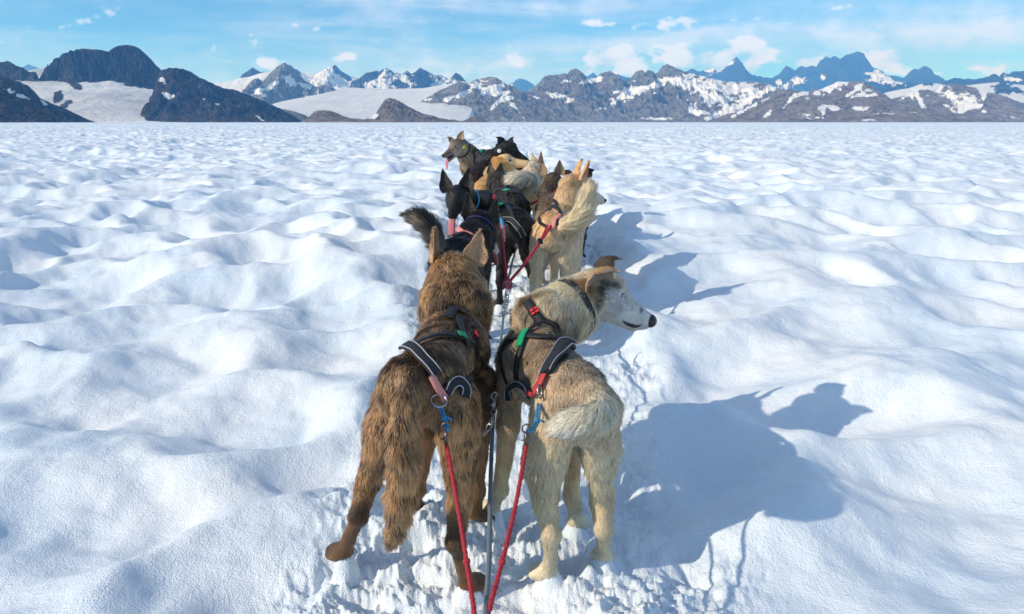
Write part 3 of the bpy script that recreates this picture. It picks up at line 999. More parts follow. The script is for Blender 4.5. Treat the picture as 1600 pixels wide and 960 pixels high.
def strap_geo(D, pts, width, th=0.003, off=0.010, n=40, press=True):
    P = crom(pts, n)
    out, nor = [], []
    for p in P:
        h_ = D['tree'].find_nearest(Vector(p))
        q = np.array(h_[0]); nn = np.array(h_[1])
        if nn @ (p - q) < 0 and np.linalg.norm(p - q) > 0.01:
            pass
        out.append(q); nor.append(nn)
    P = np.array(out); Nn = np.array(nor)
    # smooth the laid path
    for _ in range(3):
        P[1:-1] = (P[:-2] + 2 * P[1:-1] + P[2:]) / 4
        Nn[1:-1] = (Nn[:-2] + 2 * Nn[1:-1] + Nn[2:]) / 4
    Nn /= np.linalg.norm(Nn, axis=1)[:, None]
    if press:
        D['straps'].append((P, width))
    T = np.gradient(P, axis=0); T /= np.linalg.norm(T, axis=1)[:, None] + 1e-9
    S = np.cross(T, Nn); S /= np.linalg.norm(S, axis=1)[:, None] + 1e-9
    C_ = P + Nn * off
    hw = width / 2
    ring = np.stack([C_ - S * hw, C_ - S * hw + Nn * th, C_ + Nn * th * 1.25, C_ + S * hw + Nn * th, C_ + S * hw, C_], 1)
    nr = ring.shape[1]
    idx = np.arange(len(P) * nr).reshape(-1, nr)
    q = np.stack([idx[:-1], np.roll(idx, -1, 1)[:-1], np.roll(idx, -1, 1)[1:], idx[1:]], -1).reshape(-1, 4)
    caps = np.array([[idx[0][0], idx[0][1], idx[0][2], idx[0][5]], [idx[0][5], idx[0][2], idx[0][3], idx[0][4]], [idx[-1][5], idx[-1][2], idx[-1][1], idx[-1][0]], [idx[-1][4], idx[-1][3], idx[-1][2], idx[-1][5]]])
    return ring.reshape(-1, 3) - D['org'], np.vstack([q, caps]), (P, Nn, S)


def ring_geo(c, axis, R0, r0, n=18, m=8, oval=1.0):
    axis = unit(axis); a = unit(np.cross(axis, [0.3, 0.2, 0.9])); b = np.cross(axis, a)
    th = np.arange(n) / n * 2 * np.pi
    P = c + np.cos(th)[:, None] * a * R0 * oval + np.sin(th)[:, None] * b * R0
    T = -np.sin(th)[:, None] * a * oval + np.cos(th)[:, None] * b
    T /= np.linalg.norm(T, axis=1)[:, None]
    N_ = np.cross(T, axis)
    ph = np.arange(m) / m * 2 * np.pi
    V = P[:, None] + r0 * (np.cos(ph)[None, :, None] * N_[:, None] + np.sin(ph)[None, :, None] * axis)
    idx = np.arange(n * m).reshape(n, m)
    f = np.stack([idx, np.roll(idx, -1, 1), np.roll(np.roll(idx, -1, 1), -1, 0), np.roll(idx, -1, 0)], -1).reshape(-1, 4)
    return V.reshape(-1, 3), f


gz = lambda x, y: float(snow_height(np.array([x]), np.array([y]), 0.02)[0]) - 0.01
GZ0 = lambda x, y: float(base_height(np.array([x]), np.array([y]))[0]) - 0.03


# ------------------------------------------------------------------ the team: stance of every dog (metres, from sight lines at known distances)
def stance(P, W, H, s=1.0, over=None, spread=1.0):
    J = template(P, W, H, s, GZ0, spread=spread)
    for k, v in (over or {}).items():
        J[k] = np.array(v, float)
    return J


BLK = dict(body=(0.010, 0.009, 0.009), under=(0.012, 0.010, 0.010), rump=(0.010, 0.009, 0.009), shoulder=(0.012, 0.010, 0.010), neck=(0.011, 0.010, 0.010), throat=(0.011, 0.010, 0.010),
           head=(0.026, 0.024, 0.026), muzzle=(0.022, 0.019, 0.018), leg=(0.011, 0.010, 0.010), thigh=(0.010, 0.009, 0.009), thigh_in=(0.012, 0.011, 0.011), breech=(0.012, 0.011, 0.010), ear=(0.020, 0.018, 0.018), ear_in=(0.05, 0.045, 0.045), tail=(0.011, 0.010, 0.010))  # lighter head: the sun's sheen on the face is put into its colour
WHT = dict(body=(0.968, 0.620, 0.321), under=(0.968, 0.694, 0.461), rump=(0.937, 0.582, 0.289), shoulder=(0.970, 0.681, 0.396), neck=(0.968, 0.620, 0.321), throat=(0.970, 0.744, 0.514), head=(0.970, 0.694, 0.428), muzzle=(0.879, 0.707, 0.578),
           leg=(0.968, 0.694, 0.449), leg_low=(0.970, 0.744, 0.514), thigh=(0.968, 0.681, 0.417), thigh_in=(0.970, 0.769, 0.556), breech=(0.970, 0.744, 0.481), ear=(0.937, 0.546, 0.257), ear_in=(0.806, 0.446, 0.278), tail=(0.970, 0.769, 0.481))

DOGS = {}
# --- brown wheel dog
J = stance(at(668, 598, 1.72), at(712, 500, 2.16), at(708, 424, 2.34), 1.06, dict(
    croup=at(643, 606, 1.655), loin=at(690, 562, 1.90), rib=at(706, 545, 2.04), chest=at(715, 545, 2.14), n0=at(712, 482, 2.20), n1=at(710, 452, 2.28),
    hipL=at(622, 632, 1.72), hipR=at(712, 630, 1.71), kneeL=at(592, 690, 1.80), kneeR=at(727, 706, 1.78), hockL=at(560, 806, 1.685), hockR=at(711, 846, 1.615),
    footL=at(538, 866, 1.745), footR=at(731, 917, 1.655), shL=at(676, 600, 2.08), shR=at(750, 598, 2.08), elL=at(668, 670, 1.99), elR=at(750, 668, 2.0),
    wrL=at(652, 765, 2.0), wrR=at(745, 768, 1.98), pawL=at(646, 800, 2.02), pawR=at(741, 812, 1.985)))
DOGS['brown'] = dict(J=J, s=1.06, dir=(0.0, 1, -0.30), up=(0, 0.2, 1), n=270000, h=0.0058, rad=0.00044, lift=0.32,
    label='dark brown dog with golden legs, hanging tail and its back turned, nearest on the left',
    R=dict(pelvis=0.084, croup=0.074, thigh=0.064, rib=0.100, loin=0.082, neck0=0.092, neck1=0.080), len=0.80,
    col=dict(body=(0.123, 0.065, 0.033), under=(0.358, 0.197, 0.092), rump=(0.157, 0.080, 0.035), shoulder=(0.106, 0.058, 0.033), neck=(0.381, 0.211, 0.092), throat=(0.336, 0.188, 0.088), nape=(0.560, 0.319, 0.136),
             head=(0.650, 0.370, 0.158), muzzle=(0.336, 0.178, 0.088), leg=(0.470, 0.244, 0.101), leg_low=(0.302, 0.155, 0.070), thigh=(0.403, 0.211, 0.086), thigh_in=(0.694, 0.413, 0.202), breech=(0.739, 0.431, 0.202), ear=(0.403, 0.225, 0.114), ear_in=(0.829, 0.525, 0.308), tail=(0.605, 0.352, 0.163), toe=(0.07, 0.045, 0.028), paw=(0.269, 0.146, 0.070)),
    tips=((0.896, 0.545, 0.264), 0.62), dark_hairs=((0.025, 0.014, 0.010), 0.27), mottle=0.4,
    marks=[(at(690, 545, 1.95), 0.17, (0.080, 0.044, 0.022), 0.5), (at(735, 560, 2.0), 0.12, (0.051, 0.028, 0.016), 0.4), (at(630, 575, 1.62), 0.07, (0.087, 0.044, 0.020), 0.6), (at(700, 488, 2.15), 0.10, (0.072, 0.041, 0.022), 0.5), (at(711, 845, 1.62), 0.05, (0.087, 0.048, 0.025), 0.5), (at(560, 800, 1.68), 0.035, (0.102, 0.055, 0.025), 0.5)],
    ears=[dict(a=(at(686, 412, 2.335), at(682, 355, 2.35) - at(686, 412, 2.35), np.array([-0.95, -0.25, 0]), 0.066, 0.115), k=dict(cup=0.40)),
          dict(a=(at(738, 414, 2.34), at(748, 366, 2.36) - at(738, 414, 2.35), np.array([0.35, -0.95, 0.1]), 0.070, 0.112), k=dict(cup=0.25))],
    tail=[at(640, 588, 1.60), at(632, 630, 1.55), at(629, 690, 1.52), at(629, 755, 1.54), at(622, 815, 1.58), at(610, 852, 1.61)], tail_r=0.018, tail_len=0.027,
    eyes=False, paw_dir=dict(hL=(-0.75, 0.66, 0), hR=(0.5, 0.85, 0), fL=(0.2, 1, 0), fR=(0.9, 0.4, 0)))
# --- cream wheel dog looking right
J = stance(at(893, 622, 1.77), at(842, 520, 2.14), at(936, 456, 2.32), 1.04, dict(
    croup=at(918, 640, 1.70), loin=at(868, 592, 1.92), rib=at(843, 572, 2.04), chest=at(826, 565, 2.13), n0=at(852, 506, 2.18), n1=at(892, 482, 2.26),
    hipL=at(866, 652, 1.76), hipR=at(926, 655, 1.745), kneeL=at(838, 722, 1.80), kneeR=at(938, 722, 1.80), hockL=at(862, 836, 1.675), hockR=at(943, 826, 1.71),
    footL=at(858, 897, 1.69), footR=at(942, 874, 1.76), shL=at(798, 598, 2.10), shR=at(868, 610, 2.08), elL=at(794, 665, 2.04), elR=at(892, 688, 1.98),
    wrL=at(781, 765, 2.02), wrR=at(894, 776, 1.93), pawL=at(770, 797, 2.03), pawR=at(899, 820, 1.93)))
DOGS['cream'] = dict(J=J, s=1.04, dir=(0.90, 0.06, -0.40), up=(0.35, 0.10, 1), n=270000, h=0.0058, rad=0.00044, lift=0.32, mottle=0.22,
    label='cream dog with dark patched back, head turned right, nearest on the right',
    R=dict(pelvis=0.084, croup=0.072, thigh=0.064, rib=0.098, loin=0.084, neck0=0.088, neck1=0.082),
    col=dict(body=(0.572, 0.400, 0.255), under=(0.968, 0.780, 0.572), rump=(0.814, 0.614, 0.416), shoulder=(0.484, 0.343, 0.218), neck=(0.968, 0.780, 0.551), throat=(0.924, 0.697, 0.437), nape=(0.970, 0.863, 0.645),
             head=(0.638, 0.437, 0.250), cheek=(0.970, 0.920, 0.860), brow=(0.924, 0.801, 0.707), muzzle=(0.970, 0.920, 0.860), leg=(0.968, 0.686, 0.395), leg_low=(0.970, 0.811, 0.582), thigh=(0.946, 0.728, 0.478), thigh_in=(0.970, 0.894, 0.728), breech=(0.970, 0.790, 0.541), ear=(0.748, 0.468, 0.198), ear_in=(0.550, 0.416, 0.312), tail=(0.970, 0.905, 0.728), tail_tip=(0.970, 0.920, 0.832), paw=(0.970, 0.863, 0.666)),
    tips=((0.970, 0.807, 0.560), 0.45), dark_hairs=((0.095, 0.063, 0.042), 0.05), hs=1.14, mz=1.34, len=0.82, nose=1.5,
    marks=[(at(908, 562, 1.84), 0.095, (0.14, 0.105, 0.08), 0.6), (at(860, 560, 1.97), 0.07, (0.30, 0.225, 0.15), 0.7), (at(938, 590, 1.76), 0.055, (0.17, 0.115, 0.075), 0.6), (at(830, 590, 1.90), 0.05, (0.20, 0.14, 0.09), 0.7), (at(786, 530, 2.1), 0.075, (0.14, 0.105, 0.075), 0.6), (at(876, 520, 2.13), 0.070, (0.075, 0.065, 0.06), 0.5), (at(835, 488, 2.15), 0.05, (0.16, 0.12, 0.09), 0.5),
           (at(893, 650, 1.66), 0.05, (0.16, 0.12, 0.09), 0.5), (at(875, 545, 1.95), 0.035, (0.10, 0.075, 0.05), 0.6),
           (at(974, 461, 2.235), 0.017, (0.10, 0.085, 0.08), 0.5), (at(981, 474, 2.25), 0.014, (0.30, 0.25, 0.23), 0.6),
           (at(958, 438, 2.26), 0.034, (0.05, 0.035, 0.028), 0.35), (at(938, 455, 2.24), 0.030, (0.05, 0.035, 0.025), 0.4), (at(968, 470, 2.25), 0.045, (0.70, 0.68, 0.67), 0.3), (at(990, 497, 2.26), 0.020, (0.72, 0.46, 0.46), 0.7), (at(1006, 486, 2.30), 0.012, (0.08, 0.07, 0.08), 0.5), (at(988, 480, 2.29), 0.010, (0.30, 0.30, 0.32), 0.5), (at(920, 440, 2.24), 0.038, (0.46, 0.27, 0.10), 0.4)],
    ears=[dict(a=(at(922, 452, 2.26), (0.32, -0.22, 0.92), (0.70, -0.68, -0.10), 0.112, 0.135), k=dict(cup=0.26, fold=1.1, folddir=(0.90, -0.1, -0.85))),
          dict(a=(at(932, 430, 2.36), (0.45, 0.15, 0.85), (0.70, 0.5, -0.1), 0.075, 0.115), k=dict(cup=0.26, fold=1.1, folddir=(0.9, 0.0, -0.8)), col=(0.10, 0.07, 0.05))],
    tail=[at(932, 626, 1.66), at(940, 642, 1.61), at(922, 654, 1.57), at(896, 660, 1.56), at(868, 668, 1.56)], tail_r=0.016, tail_len=0.025, open=0.24, eye=m_eyeb,
    paw_dir=dict(hL=(-0.75, 0.66, 0), hR=(0.1, 1, 0), fL=(-0.6, 0.8, 0), fR=(0.5, 0.85, 0)))
# --- black dog with upright tail behind the brown head
J = stance(at(712, 402, 3.35), at(736, 374, 3.78), at(755, 354, 3.93), 1.0)
DOGS['black_tail'] = dict(J=J, s=1.0, dir=(0.52, 0.10, -0.85), up=(0.10, 0.75, 0.7), n=60000, h=0.008, rad=0.0011, mottle=0.2, len=0.9,
    label='black dog with a white chin and raised bushy tail, directly behind the brown head',
    col=dict(BLK, ear=(0.05, 0.03, 0.022), ear_in=(0.06, 0.045, 0.035), cheek=(0.02, 0.018, 0.018), throat=(0.014, 0.012, 0.012), tail=(0.014, 0.011, 0.010), tail_under=(0.24, 0.19, 0.14)), tips=((0.06, 0.045, 0.04), 0.3),
    marks=[(at(778, 388, 3.92), 0.045, (0.66, 0.58, 0.50), 0.3), (at(786, 374, 3.90), 0.030, (0.55, 0.46, 0.36), 0.3), (at(770, 400, 3.92), 0.045, (0.74, 0.68, 0.62), 0.3)],
    ears=[dict(a=(at(737, 346, 3.93), at(735, 306, 3.95) - at(741, 348, 3.95), (-0.1, -1, 0.1), 0.074, 0.150), k=dict(cup=0.3)),
          dict(a=(at(767, 348, 3.93), at(774, 316, 3.95) - at(766, 350, 3.95), (0.35, -0.9, 0.1), 0.066, 0.128), k=dict(cup=0.3))],
    tail=[at(696, 398, 3.28), at(684, 380, 3.22), at(674, 358, 3.20), at(659, 343, 3.20), at(640, 337, 3.22)], tail_r=0.022, tail_len=0.046, open=0.8, eyes=False,
    tongue=[at(768, 396, 3.86), at(772, 404, 3.84), at(774, 412, 3.83), at(768, 415, 3.83)], tongue_w=0.020)
# --- white dog on the right, tail up
J = stance(at(866, 362, 4.12), at(886, 318, 4.52), at(901, 291, 4.70), 1.08)
DOGS['white'] = dict(J=J, hs=1.12, mz=1.1, s=1.08, dir=(0.96, 0.04, -0.36), up=(-0.1, 0.1, 1), n=80000, h=0.008, rad=0.0012, mottle=0.10, len=0.95, lift=0.36,
    label='pale cream dog with pricked ears and a raised plumed tail',
    R=dict(pelvis=0.096, thigh=0.078, rib=0.104), col=WHT, tips=((0.78, 0.70, 0.56), 0.4),
    marks=[(at(903, 290, 4.62), 0.06, (0.50, 0.33, 0.16), 0.7), (at(932, 306, 4.7), 0.045, (0.74, 0.70, 0.66), 0.4)],
    ears=[dict(a=(at(893, 277, 4.72), at(903, 255, 4.72) - at(890, 280, 4.72), (0.9, 0.2, 0.1), 0.075, 0.125), k=dict(cup=0.35)),
          dict(a=(at(905, 281, 4.65), at(915, 260, 4.66) - at(904, 284, 4.66), (0.9, -0.35, 0.1), 0.078, 0.125), k=dict(cup=0.35))],
    tail=[at(872, 352, 4.00), at(888, 352, 3.96), at(906, 338, 3.95), at(915, 318, 3.98), at(921, 294, 4.0)], tail_r=0.026, tail_len=0.055, open=0.45)
# --- black dog looking back at the camera
J = stance(at(806, 352, 4.25), at(768, 318, 4.68), at(716, 308, 4.22), 1.05, dict(footL=at(781, 474, 4.22), hockL=at(781, 440, 4.17), kneeL=at(786, 400, 4.33)))
J['n0'] = at(756, 322, 4.62); J['n1'] = at(736, 318, 4.42)
DOGS['black_facing'] = dict(J=J, s=1.05, dir=(-0.22, -0.88, -0.42), up=(0.05, -0.2, 1), n=70000, h=0.0072, rad=0.00085, mottle=0.2, len=0.75,
    label='black dog with tall pricked ears looking back, long pink tongue hanging out',
    col=BLK, tips=((0.05, 0.045, 0.045), 0.25), marks=[],
    ears=[dict(a=(at(701, 300, 4.22), at(693, 264, 4.22) - at(702, 300, 4.22), (-0.3, -0.95, 0.1), 0.070, 0.128), k=dict(cup=0.32)),
          dict(a=(at(728, 299, 4.24), at(733, 260, 4.25) - at(727, 299, 4.25), (-0.05, -1, 0.1), 0.074, 0.134), k=dict(cup=0.32))],
    tail=[at(812, 352, 4.17), at(816, 366, 4.12), at(817, 385, 4.12)], tail_r=0.018, tail_len=0.025, open=0.9,
    tongue=0.080, tongue_w=0.017)
# --- dark grey dog ahead of it
J = stance(at(802, 318, 5.35), at(786, 292, 5.80), at(775, 279, 5.98), 1.0)
DOGS['dark_grey'] = dict(J=J, s=1.0, dir=(-0.55, 0.75, -0.35), up=(0, 0, 1), n=40000, h=0.009, rad=0.0012, mottle=0.3, len=0.85,
    label='dark grey dog with small upright ears, facing away just below the golden dog',
    col=dict(BLK, body=(0.030, 0.025, 0.023), neck=(0.045, 0.036, 0.03), head=(0.06, 0.045, 0.035), shoulder=(0.03, 0.025, 0.022), leg=(0.42, 0.28, 0.15), leg_low=(0.45, 0.31, 0.18), ear_in=(0.16, 0.14, 0.13), cheek=(0.13, 0.09, 0.06), ear=(0.05, 0.035, 0.025)), tips=((0.10, 0.08, 0.065), 0.4), marks=[],
    ears=[dict(a=(at(769, 274, 5.96), at(768, 260, 5.96) - at(770, 276, 5.96), (-0.4, -0.9, 0), 0.062, 0.098), k=dict(cup=0.3)),
          dict(a=(at(780, 274, 6.0), at(782, 260, 6.0) - at(780, 276, 6.0), (0.3, -0.9, 0), 0.062, 0.100), k=dict(cup=0.3))],
    tail=[at(806, 322, 5.27), at(808, 338, 5.22), at(808, 356, 5.24)], tail_r=0.018, tail_len=0.025, eyes=False)
# --- golden dog in profile
J = stance(at(757, 300, 6.15), at(770, 278, 6.55), at(786, 256, 6.60), 1.12)
DOGS['golden'] = dict(J=J, hs=1.22, s=1.12, dir=(0.97, -0.12, 0.12), up=(-0.15, 0, 1), n=45000, h=0.0085, rad=0.0010, mottle=0.15, len=0.55,
    label='golden short-haired dog in profile with folded ears and open mouth, blue collar',
    col=dict(WHT, body=(0.76, 0.46, 0.18), under=(0.80, 0.56, 0.30), rump=(0.74, 0.44, 0.17), shoulder=(0.78, 0.49, 0.20), neck=(0.76, 0.48, 0.20), throat=(0.80, 0.60, 0.36), head=(0.80, 0.57, 0.29), muzzle=(0.80, 0.58, 0.34), cheek=(0.82, 0.60, 0.33), ear=(0.66, 0.35, 0.10), ear_in=(0.4, 0.22, 0.1), tail=(0.7, 0.45, 0.2)), tips=((0.85, 0.63, 0.34), 0.3), marks=[],
    ears=[dict(a=(at(778, 245, 6.47), (-0.15, -0.28, -0.9), (0.25, 0.95, 0.1), 0.100, 0.125), k=dict(cup=0.12))],
    tail=[at(752, 300, 6.08), at(748, 312, 6.04), at(746, 330, 6.06)], tail_r=0.018, tail_len=0.02, open=1.0,
    mz=1.35)
# --- second white dog with a curled tail
J = stance(at(826, 296, 6.0), at(831, 274, 6.42), at(839, 262, 6.58), 0.96, dict(footL=at(816, 380, 6.0)))
DOGS['pale_curled'] = dict(J=J, s=1.0, dir=(0.55, 0.65, -0.50), up=(0, 0, 1), n=40000, h=0.009, rad=0.0013, mottle=0.1, len=0.8,
    label='slim white dog with its thick tail curled over its back, beside the golden dog',
    col=dict(WHT, body=(0.80, 0.70, 0.56), head=(0.80, 0.70, 0.56), neck=(0.80, 0.69, 0.54), rump=(0.80, 0.70, 0.56), muzzle=(0.16, 0.13, 0.12), leg=(0.78, 0.68, 0.55), tail=(0.86, 0.77, 0.62), ear=(0.76, 0.62, 0.44)), tips=None, marks=[],
    ears=[dict(a=(at(833, 256, 6.60), at(832, 244, 6.60) - at(834, 258, 6.60), (0.5, 0.8, 0), 0.062, 0.09), k=dict(cup=0.3)), dict(a=(at(842, 256, 6.55), at(844, 243, 6.56) - at(842, 258, 6.56), (0.6, -0.5, 0.1), 0.062, 0.105), k=dict(cup=0.3))],
    tail=[at(829, 292, 5.93), at(833, 285, 5.88), at(824, 279, 5.84), at(808, 280, 5.80), at(797, 286, 5.80), at(791, 296, 5.80)], tail_r=0.028, tail_len=0.060, open=0.5,
    tongue=0.03, tongue_w=0.012)
# --- black dog with the round tag
J = stance(at(748, 278, 6.95), at(766, 252, 7.35), at(792, 233, 7.40), 1.12)
DOGS['black_tag'] = dict(J=J, hs=1.2, s=1.15, dir=(0.90, -0.10, -0.34), up=(0.2, 0, 1), n=40000, h=0.0085, rad=0.0011, mottle=0.2, len=0.7,
    label='black and dark brown dog in profile with a round white collar tag',
    col=dict(BLK, body=(0.040, 0.022, 0.017), under=(0.05, 0.028, 0.02), rump=(0.042, 0.023, 0.018), thigh=(0.04, 0.022, 0.017), brow=(0.05, 0.035, 0.025)), tips=((0.07, 0.045, 0.035), 0.3), marks=[],
    ears=[dict(a=(at(784, 225, 7.38), (-0.3, -0.2, 0.9), (0.3, -0.9, 0.1), 0.070, 0.100), k=dict(cup=0.2, fold=0.9, folddir=(-0.9, -0.2, -0.5))), dict(a=(at(796, 224, 7.48), (0.2, 0.3, 0.9), (0.5, 0.6, 0.1), 0.062, 0.085), k=dict(cup=0.2, fold=0.8, folddir=(0.8, 0, -0.6)))],
    tail=[at(744, 278, 6.88), at(741, 288, 6.84), at(741, 300, 6.86)], tail_r=0.018, tail_len=0.025)
# --- lead dog looking back left
J = stance(at(766, 250, 8.45), at(738, 244, 8.05), at(716, 229, 7.85), 1.12)
DOGS['lead'] = dict(J=J, hs=1.08, s=1.22, dir=(-0.72, -0.62, -0.30), up=(0, 0, 1), n=45000, h=0.0085, rad=0.0012, mottle=0.35, len=0.75,
    label='grey and tan lead dog looking left, tongue out, with a yellow collar tag',
    col=dict(body=(0.264, 0.188, 0.115), under=(0.660, 0.450, 0.253), rump=(0.264, 0.188, 0.115), shoulder=(0.224, 0.163, 0.103), neck=(0.172, 0.131, 0.098), throat=(0.607, 0.450, 0.287), head=(0.198, 0.144, 0.098), muzzle=(0.343, 0.263, 0.207), muztop=(0.145, 0.106, 0.081), cheek=(0.686, 0.575, 0.460), brow=(0.317, 0.225, 0.149),
             leg=(0.726, 0.525, 0.310), thigh=(0.475, 0.338, 0.196), thigh_in=(0.792, 0.625, 0.437), breech=(0.660, 0.475, 0.287), ear=(0.106, 0.075, 0.057), ear_in=(0.396, 0.275, 0.184), tail=(0.264, 0.188, 0.115)), tips=((0.554, 0.400, 0.241), 0.4), dark_hairs=((0.040, 0.031, 0.023), 0.25), marks=[],
    ears=[dict(a=(at(708, 222, 7.92), (-0.45, -0.1, 0.9), (-0.7, -0.7, 0), 0.066, 0.085), k=dict(cup=0.25, fold=0.9, folddir=(-0.5, -0.5, -0.7))), dict(a=(at(720, 219, 7.84), (0.1, 0.1, 1.0), (-0.3, -0.95, 0), 0.070, 0.100), k=dict(cup=0.25, fold=0.5, folddir=(0.8, -0.2, -0.5)))],
    tail=[at(772, 249, 8.54), at(777, 258, 8.58), at(778, 268, 8.58)], tail_r=0.018, tail_len=0.03, open=1.0,
    tongue=0.075, tongue_w=0.016)
# --- grey husky from behind
J = stance(at(868, 332, 4.98), at(862, 306, 5.42), at(864, 284, 5.58), 1.08)
DOGS['grey_husky'] = dict(J=J, s=1.12, dir=(0.10, 0.95, -0.20), up=(0, 0, 1), n=35000, h=0.009, rad=0.0012, mottle=0.35, len=0.85,
    label='grey dog seen from behind with pointed black-edged ears, left of the pale pricked ears',
    col=dict(body=(0.211, 0.150, 0.092), under=(0.396, 0.275, 0.172), rump=(0.211, 0.150, 0.092), shoulder=(0.132, 0.094, 0.063), neck=(0.099, 0.069, 0.048), throat=(0.185, 0.138, 0.092), nape=(0.264, 0.188, 0.115), head=(0.304, 0.213, 0.127), muzzle=(0.264, 0.200, 0.138), cheek=(0.370, 0.275, 0.172),
             leg=(0.726, 0.525, 0.310), thigh=(0.396, 0.275, 0.172), thigh_in=(0.660, 0.500, 0.345), breech=(0.528, 0.375, 0.230), ear=(0.132, 0.088, 0.057), ear_in=(0.449, 0.312, 0.196), tail=(0.264, 0.188, 0.115)), tips=((0.528, 0.375, 0.230), 0.35), dark_hairs=((0.040, 0.027, 0.021), 0.25), marks=[],
    ears=[dict(a=(at(851, 274, 5.58), at(848, 253, 5.58) - at(851, 276, 5.58), (-0.6, -0.8, 0), 0.068, 0.110), k=dict(cup=0.32)), dict(a=(at(873, 274, 5.58), at(873, 254, 5.58) - at(872, 276, 5.58), (0.2, -0.95, 0), 0.072, 0.110), k=dict(cup=0.3))],
    tail=[at(869, 336, 4.92), at(870, 350, 4.86), at(870, 366, 4.88)], tail_r=0.018, tail_len=0.025, eyes=False)
# --- black dog behind the pale ears
J = stance(at(893, 324, 5.75), at(897, 300, 6.15), at(903, 285, 6.30), 1.05)
DOGS['black_hidden'] = dict(J=J, s=1.12, dir=(0.75, 0.55, -0.25), up=(0, 0, 1), n=25000, h=0.010, rad=0.0013, mottle=0.2, len=0.7,
    label='black dog with a dark folded ear, mostly hidden behind the pale pricked ears',
    col=dict(BLK, ear=(0.02, 0.014, 0.012)), tips=None, marks=[],
    ears=[dict(a=(at(889, 277, 6.3), (-0.5, 0.1, 0.8), (0.2, -0.9, 0), 0.07, 0.09), k=dict(cup=0.2, fold=0.8, folddir=(-0.7, 0, -0.6))), dict(a=(at(913, 276, 6.25), (0.5, -0.1, 0.8), (0.3, -0.9, 0), 0.09, 0.115), k=dict(cup=0.2, fold=0.9, folddir=(0.7, 0, -0.8)))],
    tail=[at(892, 330, 5.68), at(891, 342, 5.64), at(891, 356, 5.66)], tail_r=0.018, tail_len=0.025, eyes=False)

for i_, (k_, d_) in enumerate(DOGS.items()):
    for q_ in ('footL', 'footR', 'pawL', 'pawR'):
        p_ = d_['J'][q_]
        PAWS.append((p_[0], p_[1], p_[2] + 0.014, 0.032))


def build_ground():
    rad = np.concatenate([[0.25, 0.5, 0.75], 0.95 * np.exp(np.linspace(0, math.log(3400 / 0.95), NR))])
    a_f = np.linspace(-R_(46), R_(46), NA)
    a_s = np.linspace(R_(46), R_(314), 150)[1:-1]
    ang = np.concatenate([a_f, a_s])
    n = len(ang)
    A, Rr = np.meshgrid(ang, rad)
    x = np.sin(A) * Rr; y = np.cos(A) * Rr
    drad = np.gradient(rad)[:, None] * np.ones_like(A)
    dang = np.where((A >= -R_(46)) & (A <= R_(46)), a_f[1] - a_f[0], a_s[1] - a_s[0]) * Rr
    res = np.maximum(drad * 0.30, dang)
    z = np.empty_like(x)
    for i in range(0, len(rad), 100):
        z[i:i + 100] = snow_height(x[i:i + 100], y[i:i + 100], res[i:i + 100])
    z = z * (1 - sstep(2300, 3300, Rr))
    v = np.stack([x, y, z], -1).reshape(-1, 3)
    idx = np.arange(v.shape[0]).reshape(len(rad), n)
    a = idx[:-1]; b = idx[1:]
    f = np.stack([a, b, np.roll(b, -1, 1), np.roll(a, -1, 1)], -1).reshape(-1, 4)
    c = len(v)
    v = np.vstack([v, [[0, 0, float(snow_height(np.array([0.0]), np.array([0.0]))[0])]]])
    # far apron out under the mountains
    ap = []
    out0 = len(v)
    v = np.vstack([v, np.stack([np.sin(ang) * 30000, np.cos(ang) * 30000, np.full(n, -1.0)], -1)])
    e = idx[-1]; g = out0 + np.arange(n)
    f = np.vstack([f, np.stack([e, g, np.roll(g, -1), np.roll(e, -1)], -1)])
    tri = np.stack([np.full(n, c), idx[0], np.roll(idx[0], -1), np.roll(idx[0], -1)], -1)
    # the innermost fan as quads with a tiny centre edge is avoided: split it by itself
    o = mesh_from('snow_ground', v, f[:, ::-1], m_snow)
    import bmesh
    bm = bmesh.new(); bm.from_mesh(o.data); bm.verts.ensure_lookup_table()
    for k in range(n):
        fc = bm.faces.new((bm.verts[c], bm.verts[int(idx[0][(k + 1) % n])], bm.verts[int(idx[0][k])]))
        fc.smooth = True
    bm.to_mesh(o.data); bm.free()
    tag(o, kind='structure')
    return o


NR, NA = 1600, 1500
build_ground()


